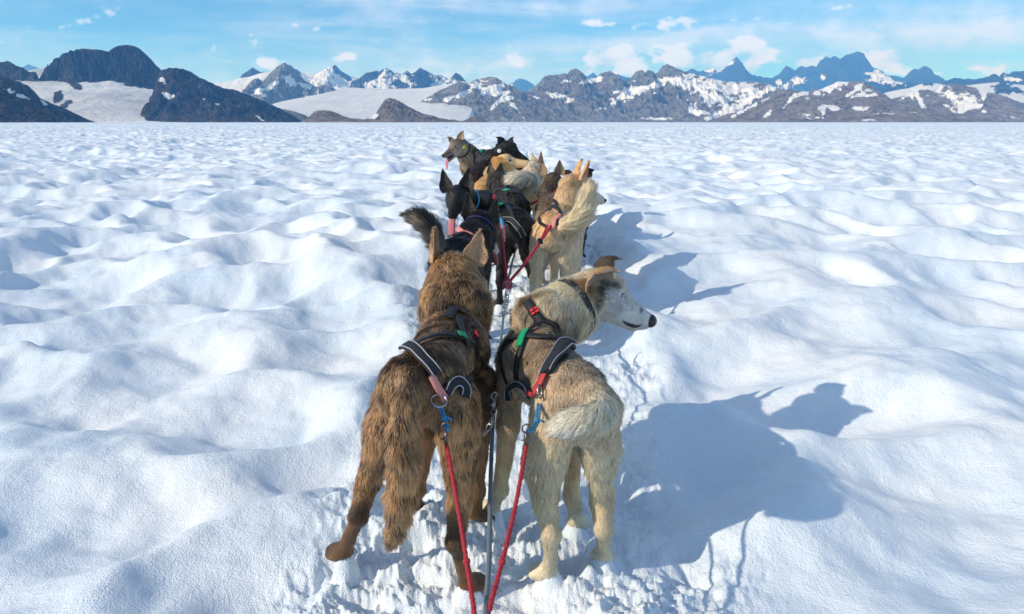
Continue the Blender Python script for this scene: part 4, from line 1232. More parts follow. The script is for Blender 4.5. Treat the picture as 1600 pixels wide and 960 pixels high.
# ------------------------------------------------------------------ mountains
def rock_material(name, c1, c2, c3, scale):
    m, t = material(name)
    geo = t.n('ShaderNodeNewGeometry')
    pos = geo.outputs['Position']
    sn = t.n('ShaderNodeAttribute', {'attribute_name': 'snow'}).outputs['Fac']
    st = t.n('ShaderNodeMapping', None, Vector=pos, Scale=(1.0, 1.0, 0.35)).outputs[0]
    n1 = t.n('ShaderNodeTexNoise', None, Vector=st, Scale=scale, Detail=8.0, Roughness=0.7).outputs[0]
    n2 = t.n('ShaderNodeTexNoise', None, Vector=st, Scale=scale * 6.0, Detail=6.0, Roughness=0.75).outputs[0]
    c = t.ramp(t.m('ADD', t.m('MULTIPLY', n1, 0.45), t.m('MULTIPLY', n2, 0.55)), ((0.40, c1), (0.5, c2), (0.61, c3)))
    edge = t.m('ADD', sn, t.m('MULTIPLY', t.m('SUBTRACT', n2, 0.5), 0.7))
    f = t.rng(edge, 0.46, 0.56)
    snc = t.mix(n1, (0.82, 0.85, 0.88), (0.96, 0.95, 0.93))
    dirt = t.n('ShaderNodeAttribute', {'attribute_name': 'dirt'}).outputs['Fac']
    snc = t.mix(t.m('MULTIPLY', dirt, t.rng(n1, 0.35, 0.6, 0.6, 1.0)), snc, (0.42, 0.43, 0.45))
    b = t.n('ShaderNodeBsdfPrincipled', None, Base_Color=t.mix(f, c, snc), Roughness=0.85, Specular_IOR_Level=0.15)
    hgt = t.m('MULTIPLY', t.m('ADD', n1, t.m('MULTIPLY', n2, 0.35)), t.m('SUBTRACT', 1.0, t.m('MULTIPLY', f, 0.85)))
    bp = t.n('ShaderNodeBump', None, Height=hgt, Strength=1.0, Distance=2.0 / scale)
    t.link(bp.outputs[0], b.inputs['Normal'])
    o = t.n('ShaderNodeOutputMaterial')
    t.link(b.outputs[0], o.inputs[0])
    return m


m_dark = rock_material('dark_rock', (0.020, 0.020, 0.024), (0.070, 0.066, 0.066), (0.22, 0.185, 0.145), 0.012)
m_brown = rock_material('brown_rock', (0.17, 0.14, 0.12), (0.44, 0.365, 0.30), (0.74, 0.63, 0.50), 0.009)
m_grey = rock_material('grey_rock', (0.16, 0.155, 0.155), (0.40, 0.38, 0.36), (0.74, 0.68, 0.60), 0.008)
m_far = rock_material('far_rock', (0.03, 0.036, 0.05), (0.07, 0.08, 0.10), (0.16, 0.16, 0.17), 0.0035)  # bluish tone: part of the distance haze is put into the rock colour


def mountain(name, pts, D, depth, mat, snow=0.0, snow_scale=300.0, rough=0.14, spur=260.0, crag=0.0, patches=(), rocks=(), dirt=0.0, p=1.1, smooth_snow=False, seed=0, base_v=191.5, back=0.6, stripe=0.0, fan=0.45):
    """a ridge: its crest follows pts, its near flank falls towards the glacier over `depth` metres, its far flank behind"""
    pts = np.array(pts, float)
    u0, u1 = pts[0, 0], pts[-1, 0]
    nu = int(max(60, (u1 - u0) * 1.15))
    nt = int(np.clip(depth / D * 420, 70, 190))
    us = np.linspace(u0, u1, nu)
    vs = np.interp(us, pts[:, 0], pts[:, 1])
    W3 = np.array([at(a, b, D) for a, b in zip(us, vs)])
    base = 0.0
    crest = np.maximum(W3[:, 2], 0.5)
    px = D / F_PX
    crest = crest + crag * px * 1.9 * fbm2(us / 6.0, us * 0 + seed, 5, 0.68, off=seed)
    xs = W3[:, 0]
    t_ = np.concatenate([np.linspace(0, 1, nt), 1 + np.linspace(0, 1, nt // 4)[1:] * back])
    Tm, Xm = np.meshgrid(t_, xs, indexing='ij')
    Cm = np.meshgrid(t_, crest, indexing='ij')[1]
    Ym = D - depth + Tm * depth
    # radial layout: columns fan out from the viewer's side so neighbouring ridges meet cleanly
    Xw = Xm * ((1 - fan) + fan * Ym / D)
    env = np.clip(1 - Tm, 0, 1)
    nz = fbm2(Xw / spur + seed * 3.1, Ym / (spur * 2.2), 5, 0.52, off=seed)
    rid = 1 - np.abs(fbm2(Xw / spur + seed * 1.7 + 9, Ym / (spur * 2.6), 5, 0.55, off=seed + 2)) * 2.4
    prof = np.where(Tm <= 1, np.clip(Tm, 0, 1) ** p, 1 - np.clip((Tm - 1) / back, 0, 1) ** 1.3)
    bell = np.clip(Tm, 0, 1) ** 0.7 * np.clip(1 - Tm, 0, 1) ** 0.55 * 1.7
    H = Cm * prof + Cm.max() * bell * rough * (nz * 1.3 + rid * 0.85 - 0.35) * np.clip(Cm / Cm.max(), 0.15, 1)
    H = H + Cm.max() * bell * rough * 0.70 * fbm2(Xw / spur * 4.3, Ym / spur * 2.4, 4, 0.6, off=seed + 5)
    # never rise over the crest as seen from the glacier
    lim = Cm * (Ym / D) * 0.99
    H = np.where(Tm < 0.999, np.minimum(H, lim), np.minimum(H, Cm))
    taper = np.clip(np.minimum(np.arange(nu), np.arange(nu)[::-1]) / (0.02 * nu + 1), 0, 1) ** 0.5
    H = H * taper[None, :] - 1.5
    V = np.stack([Xw, Ym, H], -1)
    idx = np.arange(Tm.size).reshape(Tm.shape)
    f = np.stack([idx[:-1, :-1], idx[:-1, 1:], idx[1:, 1:], idx[1:, :-1]], -1).reshape(-1, 4)
    o = mesh_from(name, V.reshape(-1, 3), f, mat)
    # where the snow lies: hollows and gentle ledges, more of it high up, and the snowfields listed in patches
    gx = np.gradient(H, axis=1) / (np.gradient(Xw, axis=1) + 1e-6)
    gy = np.gradient(H, axis=0) / (np.gradient(Ym, axis=0) + 1e-6)
    slope = np.hypot(gx, gy)
    ns = fbm2(Xw / snow_scale + (Ym + H * 2.0) / snow_scale * 0.35, (Ym * 0.6 + H * 1.6) / snow_scale, 5, 0.58, off=seed + 8)
    ns2 = fbm2((Xw * 0.8 + H * 1.2) / snow_scale * 2.8, (Ym * .5 + H * 1.5 - Xw * 0.9) / snow_scale * (2.8 - stripe), 4, 0.6, off=seed + 11)
    s = snow + 0.85 * ns + 0.32 * ns2 + 0.12 * (0.9 - slope)
    s = s + 0.25 * (H / Cm.max() - 0.55) if snow > 0.05 else s
    c_, s_ = math.cos(PITCH), math.sin(PITCH)
    yc = V[..., 1]; zc = V[..., 2] - CAM_H
    dep = yc * c_ - zc * s_
    U = 800 + F_PX * V[..., 0] / dep
    VV = 480 - F_PX * (zc * c_ + yc * s_) / dep
    warp = fbm2(U / 9.0, VV / 5.0, 5, 0.65, off=seed + 14)
    for (pu, pv, ru, rv, ang_) in patches:
        ca, sa = math.cos(R_(ang_)), math.sin(R_(ang_))
        du, dv = U - pu, -(VV - pv)
        a = (du * ca + dv * sa) / ru; b = (-du * sa + dv * ca) / rv
        d = np.sqrt(a * a + b * b) * 0.8 + warp * 1.5
        s = np.maximum(s, 1.2 - d * 0.7)
    for (pu, pv, ru, rv, ang_) in rocks:
        ca, sa = math.cos(R_(ang_)), math.sin(R_(ang_))
        du, dv = U - pu, -(VV - pv)
        a = (du * ca + dv * sa) / ru; b = (-du * sa + dv * ca) / rv
        d = np.sqrt(a * a + b * b) + warp * 0.9
        s = np.minimum(s, -0.2 + d * 0.7)
    set_attr(o, 'snow', s)
    dd = np.clip(dirt * (0.75 + 1.3 * fbm2(Xw / 330.0, (Ym + H) / 260.0, 4, 0.6, off=seed + 17)), 0, 1) if dirt else np.zeros_like(s)
    set_attr(o, 'dirt', dd)
    tag(o, kind='structure')
    return o


mountain('left_foreground_mountain', [(-420, 60), (-260, 82), (-140, 96), (-60, 108), (0, 117), (15, 122), (30, 127), (44, 134), (54, 143), (62, 153), (79, 160), (105, 170), (125, 181.5), (143, 191)],
         2400, 700, m_dark, snow=-0.62, snow_scale=160, rough=0.16, spur=120, crag=1.0, seed=1, fan=0.8, patches=[(15, 142, 7, 2.2, -20), (35, 151, 8, 2, -20), (68, 160, 5, 1.5, -40)])
mountain('left_ridge_mountain', [(-300, 92), (-160, 84), (-60, 100), (0, 96), (10, 94.6), (22, 100), (30, 103), (44, 111), (57, 112), (64, 122)],
         3700, 260, m_dark, snow=-0.5, snow_scale=160, rough=0.12, spur=90, crag=1.2, seed=2)
mountain('left_glacier', [(-380, 120), (-120, 116), (0, 113), (45, 110), (65, 105.5), (84, 105), (100, 110), (160, 112), (240, 112), (262, 118), (300, 128), (345, 150), (390, 175), (420, 190)],
         4300, 1500, m_dark, snow=1.6, rough=0.05, spur=420, p=0.72, dirt=0.4, seed=3,
         rocks=[(100, 120, 9, 4, -30), (118, 133, 12, 5, -20), (91, 152, 7, 9, -40), (103, 164, 5, 9, -60)])
mountain('rock_dome_mountain', [(74, 116), (79, 109), (86, 96), (94.5, 90), (107, 88.6), (111, 82), (119, 79), (127, 75.5), (135, 76), (143, 77), (151, 77), (159, 78), (167, 80), (170, 80.5), (174, 76.5), (179, 73.5), (187, 70.8), (199, 69.8), (207, 71), (214, 73.5), (219, 76.5), (224, 81), (236, 92), (243, 101), (250, 107), (256, 116), (262, 128)],
         3950, 300, m_dark, snow=-0.85, rough=0.22, spur=60, crag=0.12, seed=4, p=0.34, snow_scale=100)
mountain('left_slope_mountain', [(232, 176), (238, 150), (247, 120), (251, 108), (255, 107.8), (262, 106.5), (269, 105.6), (286, 107), (297.5, 112), (311, 120), (324.5, 126.7), (338, 132.6), (351.5, 138), (363, 138.5), (375, 143.5), (392, 149.4), (409, 157), (427, 164.6), (442.6, 172), (458, 180), (474, 191)],
         3300, 480, m_dark, snow=-0.55, snow_scale=130, rough=0.22, spur=110, crag=1.1, seed=5, p=0.8, fan=0.70,
         patches=[(262, 150, 9, 4, -30), (340, 163, 3, 2, 0), (400, 181, 8, 1.5, -30), (320, 155, 2, 1.5, 0), (256, 128, 4, 9, 20)])
mountain('low_shoulder_mountain', [(430, 170), (442, 170), (460, 174), (478, 180), (488, 190)], 3800, 240, m_grey, snow=-0.6, rough=0.1, spur=90, seed=6)
mountain('low_brown_knoll', [(478, 191), (484, 181.5), (491, 173), (505, 171), (518, 173), (535, 180), (548.5, 184.5), (562, 185), (580, 191)], 2700, 240, m_brown, snow=-0.7, rough=0.12, spur=60, crag=0.5, seed=7)
mountain('brown_knoll', [(564, 191), (572, 186), (583, 180), (589, 174), (597, 161), (602.5, 153.8), (609, 152.4), (619, 155), (636, 165), (653, 174), (663, 178), (674, 180), (690.6, 185), (707.5, 186.5), (724, 189.5), (736, 182), (746, 181), (756, 186), (765, 191)],
         3000, 300, m_brown, snow=-0.6, rough=0.16, spur=70, crag=0.6, seed=8, patches=[(583, 182, 4, 5, 50)])
mountain('middle_glacier', [(470, 150), (500, 143), (535, 136), (560, 137.5), (600, 139), (660, 138), (690, 133), (716, 128), (735, 130), (760, 140)], 7400, 3900, m_grey, snow=1.7, rough=0.02, spur=900, p=1.15, dirt=0.2, seed=9)
mountain('pyramid_mountain', [(374, 156), (382, 142.7), (390, 131), (399, 122.4), (404, 122), (410.6, 126.7), (424, 112.3), (434, 103), (441, 98.5), (446, 98), (456, 104), (466, 114), (476, 126), (488, 132.6), (496, 136), (504.6, 131.7), (516.5, 134), (525, 141), (538, 144), (552, 153), (563.7, 160), (572, 172)],
         6800, 1500, m_grey, snow=-0.04, snow_scale=260, rough=0.24, spur=300, crag=1.2, seed=10,
         patches=[(424, 136, 16, 5, 42), (406, 143, 14, 4, 20), (454, 126, 9, 5, -20), (478, 135, 12, 3, -20), (484, 154, 6, 2, -30), (520, 156, 10, 4, -25), (521, 165, 12, 5, -30), (496, 146, 2, 7, 0)])
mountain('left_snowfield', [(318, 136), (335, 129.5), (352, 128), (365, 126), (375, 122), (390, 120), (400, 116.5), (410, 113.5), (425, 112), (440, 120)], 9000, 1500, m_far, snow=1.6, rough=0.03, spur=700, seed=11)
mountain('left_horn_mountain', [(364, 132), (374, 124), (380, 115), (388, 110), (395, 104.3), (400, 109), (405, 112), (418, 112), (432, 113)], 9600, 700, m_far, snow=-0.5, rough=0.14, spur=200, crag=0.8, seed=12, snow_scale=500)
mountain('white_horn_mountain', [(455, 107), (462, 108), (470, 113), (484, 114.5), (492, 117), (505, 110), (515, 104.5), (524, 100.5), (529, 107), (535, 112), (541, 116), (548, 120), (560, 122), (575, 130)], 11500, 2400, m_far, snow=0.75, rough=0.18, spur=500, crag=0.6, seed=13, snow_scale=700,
         rocks=[(528, 109, 7, 7, 0), (540, 118, 9, 6, -40), (460, 115, 8, 8, -40)])
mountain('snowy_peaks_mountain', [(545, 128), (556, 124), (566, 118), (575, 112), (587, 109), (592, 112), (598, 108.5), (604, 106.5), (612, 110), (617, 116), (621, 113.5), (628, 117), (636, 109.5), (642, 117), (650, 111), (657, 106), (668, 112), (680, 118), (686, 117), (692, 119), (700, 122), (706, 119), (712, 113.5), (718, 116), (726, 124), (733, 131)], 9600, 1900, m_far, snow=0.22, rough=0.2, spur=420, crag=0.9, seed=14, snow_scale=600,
         patches=[(590, 130, 28, 5, 12), (632, 124, 9, 6, -30), (600, 136, 30, 3, 0), (690, 130, 16, 6, 10), (597, 118, 8, 3, 35)], rocks=[(658, 116, 13, 9, 0), (662, 130, 9, 5, 0), (625, 132, 11, 5, -20), (570, 122, 14, 4, 35)])
mountain('central_massif_mountain', [(640, 168), (650, 161), (667, 153.6), (682, 144), (692, 139), (704, 132.6), (716, 127.5), (726, 127), (733, 129), (741, 125), (755, 120.9), (765, 120), (775, 121.6), (785, 127.5), (797, 132.6), (809, 139), (822, 146), (839, 154.5), (859, 164.6), (885, 178), (903, 191)],
         5600, 1300, m_grey, snow=0.08, snow_scale=260, rough=0.22, spur=260, crag=0.9, seed=15,
         patches=[(775, 137, 15, 4, 10), (765, 143, 14, 5, -10), (728, 145, 15, 3.5, 35), (783, 155, 18, 2.4, 45), (661, 166, 11, 4, 40), (700, 155, 8, 3, 30), (802, 165, 7, 2, -35), (810, 174, 7, 2, -45), (757, 120, 7, 1.2, 15), (783, 157, 7, 2, -5), (793, 154, 6, 2.5, 10)])
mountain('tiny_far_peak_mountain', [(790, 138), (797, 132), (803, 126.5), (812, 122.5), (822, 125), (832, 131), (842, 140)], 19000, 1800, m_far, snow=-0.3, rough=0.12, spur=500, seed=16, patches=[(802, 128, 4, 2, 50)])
mountain('domed_range_mountain', [(806, 150), (822, 143), (834, 136), (842, 129), (850, 120), (860, 117), (873.5, 117), (883.6, 113.6), (886, 116.5), (892, 109), (899.6, 107), (909, 112), (919, 122.4), (932.5, 122), (937.6, 115.7), (945, 113), (953, 110.6), (964.6, 117.4), (973, 127.5), (985, 122.4), (995, 111), (1003, 110), (1007, 115), (1012, 109.4), (1020, 111.5), (1025, 117), (1034, 104), (1042, 100.5), (1054, 104.7), (1071, 112.3), (1096, 119), (1113, 124), (1130, 126.6), (1157.5, 128), (1184.5, 127.5), (1205, 131.7), (1215, 141), (1228, 158)],
         6600, 1500, m_grey, snow=0.20, snow_scale=260, rough=0.2, spur=240, crag=0.8, seed=17, stripe=1.2,
         patches=[(880, 131, 18, 3, 25), (925, 127, 20, 3.5, 15), (1040, 126, 34, 7, 8), (985, 148, 30, 5, 25), (990, 140, 26, 5, 8), (1095, 133, 38, 9, -8), (1150, 138, 46, 10, 0), (1175, 150, 30, 8, 15), (1120, 152, 25, 6, -10), (1140, 172, 40, 5, 22), (875, 151, 14, 4, -15), (1030, 186, 16, 1.6, 0), (1100, 140, 6, 18, 20), (1085, 170, 16, 5, -40), (1100, 177, 14, 3, 0)],
         rocks=[(900, 113, 10, 8, 0), (953, 116, 13, 8, -10), (998, 116, 14, 6, 0), (1042, 110, 16, 10, -10), (885, 138, 26, 8, 0), (935, 137, 30, 6, 0), (1012, 126, 20, 5, 20)])
mountain('right_massif_mountain', [(1095, 191), (1107, 189), (1140.6, 180), (1174, 164.6), (1191, 154.5), (1208, 144.4), (1221.6, 140), (1242, 141), (1259, 143), (1286, 138), (1301, 131), (1311, 127), (1326, 128), (1340, 126), (1348.6, 127.5), (1364, 136), (1375.6, 145), (1389, 154), (1402.6, 157), (1414, 163), (1431, 168), (1448, 175), (1475, 190)],
         4900, 1100, m_brown, snow=0.0, snow_scale=180, rough=0.17, spur=220, crag=0.7, seed=18, stripe=1.0,
         patches=[(1300, 136, 24, 5, 22), (1235, 156, 12, 2.2, 50), (1250, 148, 14, 2.4, 20), (1340, 138, 18, 3, 40), (1345, 147, 16, 2.4, 20), (1305, 169, 11, 2.6, -5), (1340, 169, 10, 2.6, -5), (1356, 168, 9, 2, 35), (1390, 178, 12, 1.3, 0), (1200, 178, 8, 1.8, 45), (1285, 173, 4, 5, 0), (1278, 184, 7, 1.5, 0), (1160, 174, 26, 2.4, 28), (1357, 149, 11, 2, 10), (1356, 188, 8, 1, 0)])
mountain('right_brown_mountain', [(1384, 163), (1394, 154.5), (1414, 149.4), (1434.6, 141), (1448, 140), (1458, 142.7), (1473, 132.6), (1487, 131), (1507, 132.6), (1524, 137.6), (1532.5, 144.4), (1553, 146), (1566, 151), (1583, 156), (1600, 162), (1640, 172), (1700, 165), (1800, 150), (1900, 160), (2000, 150)],
         6000, 1200, m_brown, snow=0.02, snow_scale=220, rough=0.17, spur=260, crag=0.8, seed=19,
         patches=[(1507, 163, 22, 10, 0), (1490, 152, 18, 7, -25), (1436, 155, 3, 16, 25), (1420, 148, 14, 2, 30), (1520, 168, 12, 4, 0), (1470, 138, 12, 2, 30), (1535, 148, 6, 5, 40), (1425, 152, 2, 8, 30)])
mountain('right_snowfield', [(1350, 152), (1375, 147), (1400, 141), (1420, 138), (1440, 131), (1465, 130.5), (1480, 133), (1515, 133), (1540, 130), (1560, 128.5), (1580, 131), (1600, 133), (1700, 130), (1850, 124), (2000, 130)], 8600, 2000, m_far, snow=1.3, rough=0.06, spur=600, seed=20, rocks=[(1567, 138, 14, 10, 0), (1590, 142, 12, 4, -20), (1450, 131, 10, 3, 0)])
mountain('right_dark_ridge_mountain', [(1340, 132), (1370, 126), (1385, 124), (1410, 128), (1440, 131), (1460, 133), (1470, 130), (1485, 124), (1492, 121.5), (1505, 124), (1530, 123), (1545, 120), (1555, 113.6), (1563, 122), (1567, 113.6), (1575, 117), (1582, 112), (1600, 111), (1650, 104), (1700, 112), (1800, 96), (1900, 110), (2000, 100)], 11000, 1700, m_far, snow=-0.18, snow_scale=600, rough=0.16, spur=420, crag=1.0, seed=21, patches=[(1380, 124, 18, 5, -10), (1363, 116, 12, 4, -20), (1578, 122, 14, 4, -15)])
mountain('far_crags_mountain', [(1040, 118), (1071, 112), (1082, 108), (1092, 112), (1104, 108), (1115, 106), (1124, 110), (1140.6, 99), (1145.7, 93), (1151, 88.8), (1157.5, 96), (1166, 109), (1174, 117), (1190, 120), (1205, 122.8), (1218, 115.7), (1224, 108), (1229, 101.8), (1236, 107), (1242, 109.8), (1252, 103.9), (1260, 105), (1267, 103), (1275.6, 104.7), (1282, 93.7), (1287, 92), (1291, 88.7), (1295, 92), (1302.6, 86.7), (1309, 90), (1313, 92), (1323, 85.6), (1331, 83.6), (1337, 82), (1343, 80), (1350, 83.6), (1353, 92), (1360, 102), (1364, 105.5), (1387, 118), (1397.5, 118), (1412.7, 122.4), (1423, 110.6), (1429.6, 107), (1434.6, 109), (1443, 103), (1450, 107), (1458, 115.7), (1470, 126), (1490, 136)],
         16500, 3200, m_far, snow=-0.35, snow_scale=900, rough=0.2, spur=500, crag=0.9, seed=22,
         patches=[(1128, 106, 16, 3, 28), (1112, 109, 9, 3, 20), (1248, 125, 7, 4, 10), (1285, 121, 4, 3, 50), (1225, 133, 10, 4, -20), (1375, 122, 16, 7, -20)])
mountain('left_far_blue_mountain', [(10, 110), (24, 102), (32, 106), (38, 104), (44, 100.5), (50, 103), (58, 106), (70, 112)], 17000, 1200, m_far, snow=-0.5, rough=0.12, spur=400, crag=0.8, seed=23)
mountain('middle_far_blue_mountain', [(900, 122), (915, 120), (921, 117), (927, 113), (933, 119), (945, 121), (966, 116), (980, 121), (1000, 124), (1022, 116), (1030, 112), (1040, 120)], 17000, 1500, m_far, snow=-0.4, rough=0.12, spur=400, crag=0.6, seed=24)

# ------------------------------------------------------------------ the air
def box(name, x0, x1, y0, y1, z0, z1, mat):
    v = [(x, y, z) for z in (z0, z1) for y in (y0, y1) for x in (x0, x1)]
    f = [(0, 2, 3, 1), (4, 5, 7, 6), (0, 1, 5, 4), (2, 6, 7, 3), (0, 4, 6, 2), (1, 3, 7, 5)]
    return mesh_from(name, v, f, mat, smooth=False)


m_haze = bpy.data.materials.new('haze_air')
m_haze.use_nodes = True
t = NT(m_haze.node_tree)
pv = t.n('ShaderNodeVolumePrincipled', None, Color=(0.13, 0.44, 1.0, 1), Density=6.6e-5, Anisotropy=0.0)
pv.inputs['Absorption Color'].default_value = (1, 1, 1, 1)
oo = t.n('ShaderNodeOutputMaterial')
t.link(pv.outputs[0], oo.inputs['Volume'])
hz = box('haze', -24000, 24000, -24000, 24000, -4.0, 1750, m_haze)
tag(hz, kind='stuff')

for i_, (k_, d_) in enumerate(DOGS.items()):
    build_dog(d_, i_ + 1)


# ------------------------------------------------------------------ harnesses and collars
def harness(D, straps, name='harness', mat=None, parts=(), pipes=()):
    """straps: (path, width) laid on the coat; parts: extra sub-part builders"""
    geo = []
    info = []
    for pts, wd in straps:
        v, q, inf = strap_geo(D, pts, wd, off=0.009 * D['sc'] * min(1.0, D.get('len', 1.0) + .1))
        geo.append((v, q)); info.append(inf)
    v, q = join_geo(geo)
    h = mesh_from(name, v, q, mat or m_web, D['root'])
    return h, info


def pad(D, h, pts, wd, mat=None, off=0.011, th=0.007, pipe=True, name='hip_pad'):
    v, q, (P, Nn, S) = strap_geo(D, pts, wd, th=th, off=off, n=26)
    o = mesh_from(name, v, q, mat or m_pad, h)
    if pipe:
        for sg in (-1, 1):
            L_ = P + S * sg * wd * 0.43 + Nn * (off + th * 1.1)
            vv, qq = tube_geo(L_, 0.0016 * D['sc'], 6)
            mesh_from('piping', vv - D['org'], qq, m_pipe, h)
    return o


C1 = lambda D, *uv: [cast(D, u, v) for u, v in uv]
# near left: brown dog
B = DOGS['brown']
h_, _ = harness(B, [(C1(B, (700, 500), (712, 486), (728, 492)), 0.030), (C1(B, (648, 545), (672, 532), (700, 527), (720, 532), (738, 540)), 0.016), (C1(B, (716, 500), (720, 522), (728, 545)), 0.022),
                    (C1(B, (742, 520), (741, 560), (734, 585), (726, 600)), 0.015)])
pad(B, h_, C1(B, (634, 543), (652, 560), (668, 577), (676, 588)), 0.034)
pad(B, h_, C1(B, (692, 612), (700, 600), (712, 597), (723, 610), (722, 622)), 0.026)
v_, q_, _ = strap_geo(B, C1(B, (712, 527), (722, 530)), 0.020, off=0.014, n=8); mesh_from('label_patch', v_, q_, m_green, h_)
v_, q_, _ = strap_geo(B, C1(B, (736, 520), (740, 529)), 0.012, off=0.014, n=8); mesh_from('red_patch', v_, q_, m_red2, h_)
loopB = cast(B, 688, 624) + np.array([0, -0.035, 0.01])
v_, q_, _ = strap_geo(B, C1(B, (668, 590), (677, 606), (687, 621)), 0.020, off=0.015, n=16); mesh_from('tow_loop', v_, q_, m_pink, h_)
v_, q_ = ring_geo(loopB, (0.1, -0.6, 0.8), 0.017, 0.0026, oval=1.1); mesh_from('tow_ring', v_ - B['org'], q_, m_steel, h_)

# near right: cream dog
K = DOGS['cream']
h2, _ = harness(K, [(C1(K, (826, 474), (838, 492), (848, 505)), 0.030), (C1(K, (845, 502), (826, 522), (816, 548), (810, 575), (812, 598)), 0.020),
                    (C1(K, (795, 533), (812, 528), (845, 530), (880, 538)), 0.020), (C1(K, (795, 533), (786, 555), (790, 580), (800, 604)), 0.016),
                    (C1(K, (848, 500), (868, 512), (880, 540), (884, 560)), 0.016)])
pad(K, h2, C1(K, (888, 538), (876, 552), (866, 570), (858, 588)), 0.044)
pad(K, h2, C1(K, (796, 626), (798, 608), (812, 598), (828, 606), (834, 618)), 0.022)
v_, q_, _ = strap_geo(K, C1(K, (824, 522), (816, 545)), 0.024, off=0.014, n=10); mesh_from('label_patch', v_, q_, m_green, h2)
for (a, b, c, d) in ((832, 489, 836, 487), (837, 486, 841, 484), (834, 493, 838, 491), (839, 490, 843, 488)):
    v_, q_, _ = strap_geo(K, C1(K, (a, b), (c, d)), 0.008, off=0.015, n=5); mesh_from('red_patch', v_, q_, m_red2, h2)
v_, q_, _ = strap_geo(K, C1(K, (856, 590), (850, 603), (843, 614)), 0.024, off=0.015, n=14); mesh_from('tow_loop', v_, q_, m_red, h2)
v_, q_, _ = strap_geo(K, C1(K, (829, 606), (834, 616), (842, 618)), 0.012, off=0.016, n=10); mesh_from('tow_strap', v_, q_, m_red, h2)
loopK = cast(K, 840, 622) + np.array([0, -0.03, 0.008])
v_, q_ = ring_geo(loopK + np.array([0.004, 0, .02]), (1, -0.4, 0.3), 0.017, 0.0026, oval=0.7); mesh_from('tow_ring', v_ - K['org'], q_, m_steel, h2)


def collar(D, mat, wd=0.022, t=0.55, press=True, gap=0.016, tag_mat=None, tag_uv=None, tag_shape='round'):
    J = D['J']
    c = J['n1'] * (1 - t) + J['H'] * t
    ax = unit(J['H'] - J['n1'])
    a = unit(np.cross(ax, [0.2, 0.1, 1.0])); b = np.cross(ax, a)
    P = []
    for k in range(31):
        th = k / 30 * 2 * math.pi
        d = a * math.cos(th) + b * math.sin(th)
        hit = D['tree'].ray_cast(Vector(c + d * 0.14), Vector(-d))
        P.append(np.array(hit[0]) if hit[0] is not None and hit[3] < 0.13 else c + d * 0.065)
    v, q, _ = strap_geo(D, P, wd, off=gap * D.get('len', 1.0), n=40, press=press)
    o = mesh_from('collar', v, q, mat, D['root'])
    if tag_mat is not None:
        p = cast(D, *tag_uv)
        dv = unit(np.array([0, 0, CAM_H]) - p) + np.array([0, 0, 0.2])
        p = p + unit(dv) * 0.03
        if tag_shape == 'round':
            e = unit(np.cross(dv, [0, 0, 1])); g = unit(np.cross(e, dv))
            v, q = ellipsoid_geo(p - D['org'], np.stack([e * 0.020, g * 0.020, unit(dv) * 0.003]))
        else:
            e = unit(np.cross(dv, [0, 0, 1])); g = unit(np.cross(e, dv)); n_ = unit(dv) * 0.002
            tri = [p + g * 0.022, p - g * 0.020 - e * 0.024, p - g * 0.020 + e * 0.024, p + g * 0.0221]
            v = np.array([x + n_ for x in tri] + [x - n_ for x in tri]) - D['org']
            q = np.array([[0, 1, 2, 3], [7, 6, 5, 4], [0, 4, 5, 1], [1, 5, 6, 2], [2, 6, 7, 3]])
        mesh_from('collar_tag', v, q, tag_mat, o)
    return o


collar(K, m_web, 0.022, 0.05, press=False, gap=0.010)
collar(DOGS['black_facing'], m_bluec, 0.014, 0.35)
collar(DOGS['black_tail'], m_navy, 0.008, 0.2)
collar(DOGS['golden'], m_bluec, 0.012, 0.0)
collar(DOGS['lead'], m_web, 0.018, 0.3, tag_mat=m_yellow, tag_uv=(726, 230), tag_shape='tri')
collar(DOGS['black_tag'], m_web, 0.018, 0.4, tag_mat=m_white, tag_uv=(780, 237))
# farther dogs
W_ = DOGS['white']
h3, _ = harness(W_, [(C1(W_, (862, 312), (869, 325), (875, 340), (872, 352)), 0.022), (C1(W_, (842, 337), (846, 326), (862, 325), (872, 330)), 0.028), (C1(W_, (842, 337), (846, 350), (856, 358)), 0.018)], mat=m_web)
v_, q_, _ = strap_geo(W_, C1(W_, (874, 338), (868, 352), (857, 360)), 0.026, off=0.015, n=16); mesh_from('tow_loop', v_, q_, m_pink, h3)
v_, q_, _ = strap_geo(W_, C1(W_, (862, 299), (870, 300)), 0.036, off=0.015, n=8); mesh_from('red_patch', v_, q_, m_red2, h3)
F_ = DOGS['black_facing']
h4, _ = harness(F_, [(C1(F_, (770, 298), (785, 312), (798, 330), (804, 345)), 0.024), (C1(F_, (758, 330), (768, 312), (776, 302)), 0.026), (C1(F_, (776, 312), (790, 322), (806, 322)), 0.018)], mat=m_web)
pad(F_, h4, C1(F_, (787, 345), (800, 346), (812, 358), (818, 370)), 0.034)
v_, q_, _ = strap_geo(F_, C1(F_, (779, 322), (787, 323)), 0.028, off=0.015, n=8); mesh_from('label_patch', v_, q_, m_green, h4)
v_, q_, _ = strap_geo(F_, C1(F_, (767, 313), (771, 308)), 0.022, off=0.015, n=8); mesh_from('red_patch', v_, q_, m_red2, h4)
G_ = DOGS['dark_grey']
h5, _ = harness(G_, [(C1(G_, (780, 296), (795, 300), (808, 302)), 0.024), (C1(G_, (793, 290), (793, 306)), 0.024)], mat=m_web)
v_, q_, _ = strap_geo(G_, C1(G_, (789, 299), (796, 300)), 0.026, off=0.015, n=8); mesh_from('label_patch', v_, q_, m_green, h5)
T_ = DOGS['black_tail']
h6, _ = harness(T_, [(C1(T_, (705, 372), (722, 366), (738, 372)), 0.022), (C1(T_, (700, 366), (715, 358), (724, 361)), 0.014)], mat=m_web)
